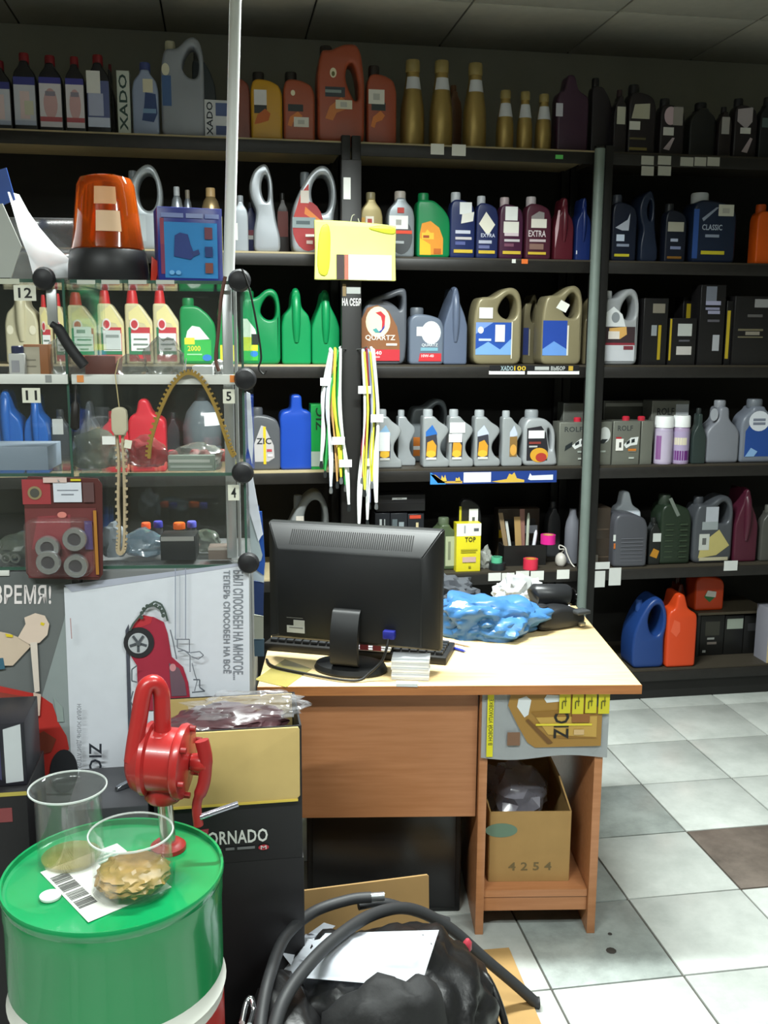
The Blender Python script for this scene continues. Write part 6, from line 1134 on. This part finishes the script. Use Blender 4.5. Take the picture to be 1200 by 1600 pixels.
t = beaker('wide glass beaker with brown crumpled film inside, on the barcode sheet', b2+Vector((0, 0, .0012)), r2, .105, True, 1.03)
bm = bmesh.new(); bmesh.ops.create_icosphere(bm, subdivisions=4, radius=1)
for v in bm.verts:
    n = v.co.normalized(); o = Vector((5, 2, 8)); d = 1+.2*(abs(noise.noise(n*3+o))-.25)+.22*(abs(noise.noise(n*6+o))-.25); pz = n*d
    v.co = (pz.x*r2*.93, pz.y*r2*.93, max(.005, pz.z*.024+.026))
obj('crumpled_film', finish(bm, 20), mat('#8a6c36', .45, vary=.6, scale=45), t)
# barcode sheet and cap on the lid
q = [lidpt(*c, .0008) for c in ((63, 1363), (183, 1318), (268, 1386), (138, 1441))]
O_ = q[3].copy(); bs = thing('barcode_sheet', 'white barcode sheet lying on the green drum lid', 'paper', O_, 0)
obj('sheet', flat_poly([p-O_ for p in q], .0008), pm('#d8dad2'), bs)
def qb(u, v, dz): return (q[0].lerp(q[3], u)).lerp(q[1].lerp(q[2], u), v)-O_+Vector((0, 0, dz))
u = .16
rnd = random.Random(3)
for k in range(34):
    wd = rnd.choice((.006, .009, .014)); 
    if k % 9 != 8: obj('bar', flat_poly([qb(u, .03, .0009), qb(u+wd, .03, .0009), qb(u+wd, .24, .0009), qb(u, .24, .0009)], .0003), pm('#4c4c4a'), bs)
    u += wd+rnd.choice((.006, .009))
for k in range(3): obj('print', flat_poly([qb(.1+.06*k, .9, .0009), qb(.13+.06*k, .9, .0009), qb(.13+.06*k, .6, .0009), qb(.1+.06*k, .6, .0009)], .0003), pm('#8fa89a'), bs)
pc = lidpt(79, 1403); tag(obj('plastic_disc', lathe([(.0165, 0), (.018, .002), (.018, .006), (.014, .008), (.001, .008)], 24), plastic('#e6e8e8', .3), None, pc), 'white round plastic disc lying on the drum lid', 'disc')

# ================================================================== cartons between drum, showcase and desk
YT = 1.95
def carton_px(x0, x1, yt, yb, Y, d): 
    a, b = on_y(x0, (yt+yb)/2, Y), on_y(x1, (yt+yb)/2, Y); zt, zb = on_y((x0+x1)/2, yt, Y).z, on_y((x0+x1)/2, yb, Y).z; return a.x, b.x, zb, zt
ax0, ax1, z0_, z1_ = carton_px(240, 472, 1140, 1348, YT, .2)
zlow = z0_
lb2 = thing('parts_carton', 'plain black carton under the open black carton', 'carton', ((ax0+ax1)/2, YT+.1, 0)); M_BC = mat('#1c1b1d', .5, vary=.2)
obj('body', box((0, 0, zlow/2), (ax1-ax0+.006, .2, zlow-.001), .002), M_BC, lb2)
tb = thing('open_carton', 'open black carton with white lettering and folded tan flap', 'carton', ((ax0+ax1)/2, YT, zlow)); TWd = ax1-ax0; TH = z1_-zlow
for c, s in (((0, .002, TH/2), (TWd, .004, TH)), ((0, .198, TH/2), (TWd, .004, TH)), ((-TWd/2+.002, .1, TH/2), (.004, .196, TH)), ((TWd/2-.002, .1, TH/2), (.004, .196, TH)), ((0, .1, .002), (TWd, .196, .004))): obj('wall_panel', box(c, s), M_BC, tb)
fh = z1_-on_y(360, 1256, YT).z
M_TAN = mat('#b9a066', .75, vary=.08, scale=20)
obj('tan_flap', slab([[(-TWd*.42, TH-fh-.002), (-TWd*.43, TH), (TWd*.475, TH), (TWd*.485, TH-.006), (TWd*.485, TH-fh+.012), (TWd*.46, TH-fh+.004)]], .005, .0015), M_TAN, tb, (0, -.006, 0))
obj('flap_edge', box((TWd*.03, -.009, TH-fh+.003), (TWd*.88, .002, .005)), mat('#c9b04a', .7), tb); obj('back_lining', box((0, .1935, TH/2), (TWd-.012, .003, TH-.002)), M_TAN, tb)
zt_ = lambda py: (on_y(380, py, YT).z-zlow)/TH
deco(tb, TWd, TH, 0, [('p', [(.20, zt_(1293)), (.36, zt_(1291)), (.34, zt_(1318)), (.20, zt_(1318))], '#a83a48'), ('t', 'T', .28, zt_(1316), .345, zt_(1297), '#e6e0e0'), ('t', 'ORNADO', .35, zt_(1317), .76, zt_(1296), '#e2e2de'), ('r', .38, zt_(1326), .44, zt_(1323), '#77787a'), ('r', .47, zt_(1326), .53, zt_(1322), '#77787a'), ('r', .55, zt_(1326), .67, zt_(1322), '#77787a'), ('e', .73, zt_(1325), .036, .02, '#b8303c'), ('t', 'M', .71, zt_(1328), .75, zt_(1322), '#e0c8c8')])
wr = tag(obj('wrapped_parts', lump((.125, .07, .035), 61, .15, ridge=.15, sub=4), mat('#4a3034', .3, vary=.5, scale=14, coat=.6), None, ((ax0+ax1)/2-.0, YT+.1, z1_-.05)), 'dark maroon parts pack lying in the open black carton', 'pack')
tag(obj('clear_wrap', lump((.12, .055, .03), 63, .2, ridge=.35, sub=4), film('#c0c0c4', .14, .06, .95, 'clear_wrap'), None, ((ax0+ax1)/2+.05, YT+.1, z1_-.012)), 'crumpled clear film wrap over the open black carton', 'wrap')
# dark grey carton beside it, with pliers
gx0, gx1, gz0, gz1 = carton_px(104, 236, 1262, 1380, YT, .2)
gc = thing('tool_carton', 'dark grey carton behind the drum with tools on top', 'carton', ((gx0+gx1)/2, YT+.1, 0)); obj('body', box((0, 0, gz1/2), (gx1-gx0-.006, .2, gz1-.001), .002), mat('#3b3c40', .45, vary=.12), gc)
obj('front_print', box((0, -.1006, gz1*.45), (gx1-gx0-.01, .001, gz1*.88)), pm('#18181a'), gc); obj('sticker', box((-.06, -.1014, on_y(62, 1312, YT).z), (.016, .001, .02)), pm('#c8ccd0'), gc)
pl_ = thing('pliers', 'black handled pliers lying on the dark grey carton', 'pliers', ((gx0+gx1)/2+.045, YT+.1, gz1), math.radians(35))
for s in (-1, 1): obj('handle', tube(spline([(-.005, s*.003, .008), (.025, s*.014, .009), (.06, s*.017, .009), (.085, s*.012, .009)], 5), .0068, 8), mat('#17171a', .3), pl_)
obj('jaw', slab([chaikin([(-.045, 0), (-.04, .01), (-.01, .014), (.0, .01), (.0, 0)], 1)], .012, .002), mat('#8c9098', .25, metal=.9), pl_)
# black carton with white panel at the frame edge, on a lower carton
hx0, hx1, hz0, hz1 = carton_px(-60, 46, 1238, 1380, YT, .2)
lc = thing('parts_carton', 'black carton with yellow top edge behind the drum', 'carton', ((hx0+hx1)/2, YT+.1, 0)); obj('body', box((0, 0, hz1/2), (hx1-hx0, .2, hz1-.001), .002), M_BC, lc); obj('edge_stripe', box((0, -.1006, hz1-.006), (hx1-hx0, .001, .008)), pm('#a89a48'), lc); obj('print', box((.02, -.1008, hz1-.05), (.03, .001, .03)), pm('#7a3a3c'), lc)
ix0, ix1, iz0, iz1 = carton_px(-60, 40, 1132, 1238, YT+.02, .15)
uc = thing('parts_carton', 'dark carton with tall white side panel behind the drum', 'carton', ((ix0+ix1)/2, YT+.02, hz1)); IH = iz1-hz1; IW = ix1-ix0
obj('body', box((0, .08, IH/2), (IW, .15, IH-.0005), .002), mat('#24232a', .4, vary=.25, scale=30), uc); deco(uc, IW, IH, .005, [('p', [(.66, .05), (.66, .9), (.94, .97), (.94, .07)], '#b4b8bc'), ('p', [(0, .5), (.6, .95), (.6, .1)], '#3c3a5a')])
# black computer case under the desk
sx0, sx1 = dl(.10, .3, 0), dl(.52, .3, 0)
su = thing('system_unit', 'big black box standing under the desk', 'computer', dl(.33, .34, 0), DR); obj('case', box((0, 0, .23), (.43, .4, .46), .006), mat('#141416', .4), su); obj('front_plate', box((.0, -.204, .23), (.40, .008, .43), .003), mat('#1a1a1c', .25), su); obj('power_button', lathe([(.012, 0), (.012, .004), (.009, .006)], 16), mat('#333336', .3), su, (.16, -.208, .4), (math.radians(90), 0, 0))

# ================================================================== black bag, hoses, paper on the floor
cx0, cx1, cz0, cz1 = carton_px(384, 674, 1392, 1500, 2.18, .2)
fc = thing('cardboard_sheet', 'brown cardboard panel standing behind the black bag', 'cardboard', ((cx0+cx1)/2, 2.18, 0), math.radians(2))
FW = cx1-cx0
obj('panel', slab([[(-FW/2, 0), (-FW/2, cz1-.01), (-FW*.2, cz1-.004), (FW/2-.004, cz1+.004), (FW/2, cz1), (FW/2, 0)]], .006, .001), mat('#98794c', .8, vary=.1), fc, rot=(math.radians(-6), 0, 0))
obj('panel', box((0, .05, .003), (FW, .08, .006)), mat('#98794c', .8, vary=.1), fc)
bgc = on_z(560, 1545, .17)
bag = thing('black_bag', 'crumpled black leather bag lying on the floor before the desk', 'bag', (.315, 1.86, 0), 0)
def lumpy(r, o, sub=5):
    bm = bmesh.new(); bmesh.ops.create_icosphere(bm, subdivisions=sub, radius=1); o = Vector(o)
    for v in bm.verts:
        n = v.co.normalized(); d = 1+.16*noise.noise(n*1.5+o)+.22*(abs(noise.noise(n*2.3+o*1.7))-.22)+.12*(abs(noise.noise(n*5+o))-.22)
        p = n*d; sx = math.copysign(abs(p.x)**.8, p.x); sy = math.copysign(abs(p.y)**.8, p.y); v.co = (sx*r[0], sy*r[1], max(0, p.z*r[2]+r[2]*.72))
    return finish(bm, 85)
M_LEA = mat('#141415', .38, vary=.25, scale=25, bump=.25)
obj('bag_body', lumpy((.235, .21, .20), (1.2, 4.5, 2.2)), M_LEA, bag); obj('bag_flap', lumpy((.14, .075, .205), (7.2, 1.5, 3.2), 4), mat('#171718', .7, vary=.3, scale=40, bump=.2), bag, (-.02, -.15, 0))
obj('bag_side', lumpy((.09, .17, .19), (2.2, 8.5, 5.2), 4), M_LEA, bag, (-.22, -.11, 0))
obj('bag_strap', tube(spline([(.20, .05, .20), (.22, .0, .24), (.245, -.06, .18), (.25, -.12, .08), (.22, -.19, .02)], 6), .008, 8), M_LEA, bag)
obj('red_fob', lathe([(.008, 0), (.01, .004), (.01, .02), (.004, .028)], 14), plastic('#b03a48'), bag, (.205, .10, .235))
bm = bmesh.new(); g = []
from mathutils.bvhtree import BVHTree
_bb = [o for o in bag.children if o.name.startswith('bag_body')][0].data; _off = Vector(bag.location)
_bvh = BVHTree.FromPolygons([v.co+_off for v in _bb.vertices], [list(p.vertices) for p in _bb.polygons])
def drape(px, py, lift):
    d = ray(px, py).normalized(); h = _bvh.ray_cast(CAM, d)
    return h[0]-d*lift if h[0] is not None else None
NG = 12
for j in range(NG+1):
    row = []
    for i in range(NG+1):
        u, v = i/NG, j/NG; L = Vector((478, 1459)).lerp(Vector((427, 1524)), v); R = Vector((686, 1453)).lerp(Vector((657, 1543)), v); c = L.lerp(R, u)
        p = drape(c.x, c.y, .02)
        if p is None: p = on_y(c.x, c.y, 1.99)
        row.append(bm.verts.new(p))
    g.append(row)
for _ in range(3):
    bmesh.ops.smooth_vert(bm, verts=bm.verts, factor=.5, use_axis_x=True, use_axis_y=True, use_axis_z=True)
for a, b in zip(g, g[1:]):
    for k in range(NG): bm.faces.new((a[k], a[k+1], b[k+1], b[k]))
bmesh.ops.solidify(bm, geom=list(bm.faces), thickness=.0008)
tag(obj('paper_sheet', finish(bm, 60), pm('#dfe3ea')), 'white printed paper sheet lying across the black bag', 'paper')
qq = [on_y(*p)+Vector((0, 0, .002)) for p in ((440, 1490, 1.95), (506, 1443, 2.02), (524, 1448, 2.02), (455, 1510, 1.93))]
tag(obj('paper_slip', flat_poly([qq[0], qq[1], qq[2], qq[3]], .001), pm('#a8acb4')), 'grey folded paper slip under the hose on the bag', 'paper')
def hose(label, pts, r, fit):
    P = [on_y(*p) for p in pts]; O = Vector((P[-1].x, P[-1].y, 0)); t = thing('rubber_hose', label, 'hose', O, 0); S = [p-O for p in spline(P, 7)]
    S = [Vector((p.x, p.y, max(p.z, r+.001))) for p in S]; obj('tube', tube(S, r, 12), mat('#2a2b2d', .55, vary=.15, scale=30), t)
    if fit: d = (S[-1]-S[-2]).normalized(); obj('fitting', tube([S[-1]-d*.005, S[-1]+d*.03], r*.85, 12), mat('#8f9294', .3, metal=.8), t)
hose('black rubber hose arching over the bag with metal end fitting', [(404, 1650, 1.60), (408, 1590, 1.68), (420, 1530, 1.76), (445, 1465, 1.90), (490, 1425, 2.0), (545, 1406, 2.03), (580, 1402, 2.03)], .0125, True)
hose('long black rubber hose curving over the paper down to the tiles', [(418, 1650, 1.60), (440, 1570, 1.68), (480, 1510, 1.77), (530, 1462, 1.87), (585, 1428, 1.97), (640, 1420, 2.03), (700, 1448, 2.06), (760, 1500, 2.06), (805, 1538, 2.06), (843, 1572, 2.05)], .0135, False)
hose('thin dark hose lying behind the arching one', [(560, 1415, 2.08), (600, 1410, 2.09), (650, 1425, 2.10), (700, 1440, 2.11)], .011, False)
q = [on_z(*c, .006) for c in ((700, 1490), (795, 1482), (862, 1640), (700, 1640))]
tag(obj('cardboard_sheet', flat_poly(q, .006), M_CARD), 'flat tan cardboard sheet on the tiles under the bag', 'cardboard')
mt_ = on_z(385, 1585, .10); tag(obj('metal_clamp', tube(spline([on_y(378, 1598, 1.70), on_y(384, 1570, 1.74), on_y(392, 1560, 1.75), on_y(396, 1580, 1.73), on_y(390, 1602, 1.69)], 5), .006, 8), mat('#c0c4c8', .15, metal=.95)), 'shiny steel clamp beside the drum', 'clamp')
for (px, py, r) in ((955, 1485, .014), (953, 1459, .006)):
    p = on_z(px, py, .001); obj('stain', lathe([(r, 0), (r*.9, .0012), (r*.3, .0016)], 9), mat('#3c3834', .9), fl, (p.x, p.y, 0.0005))
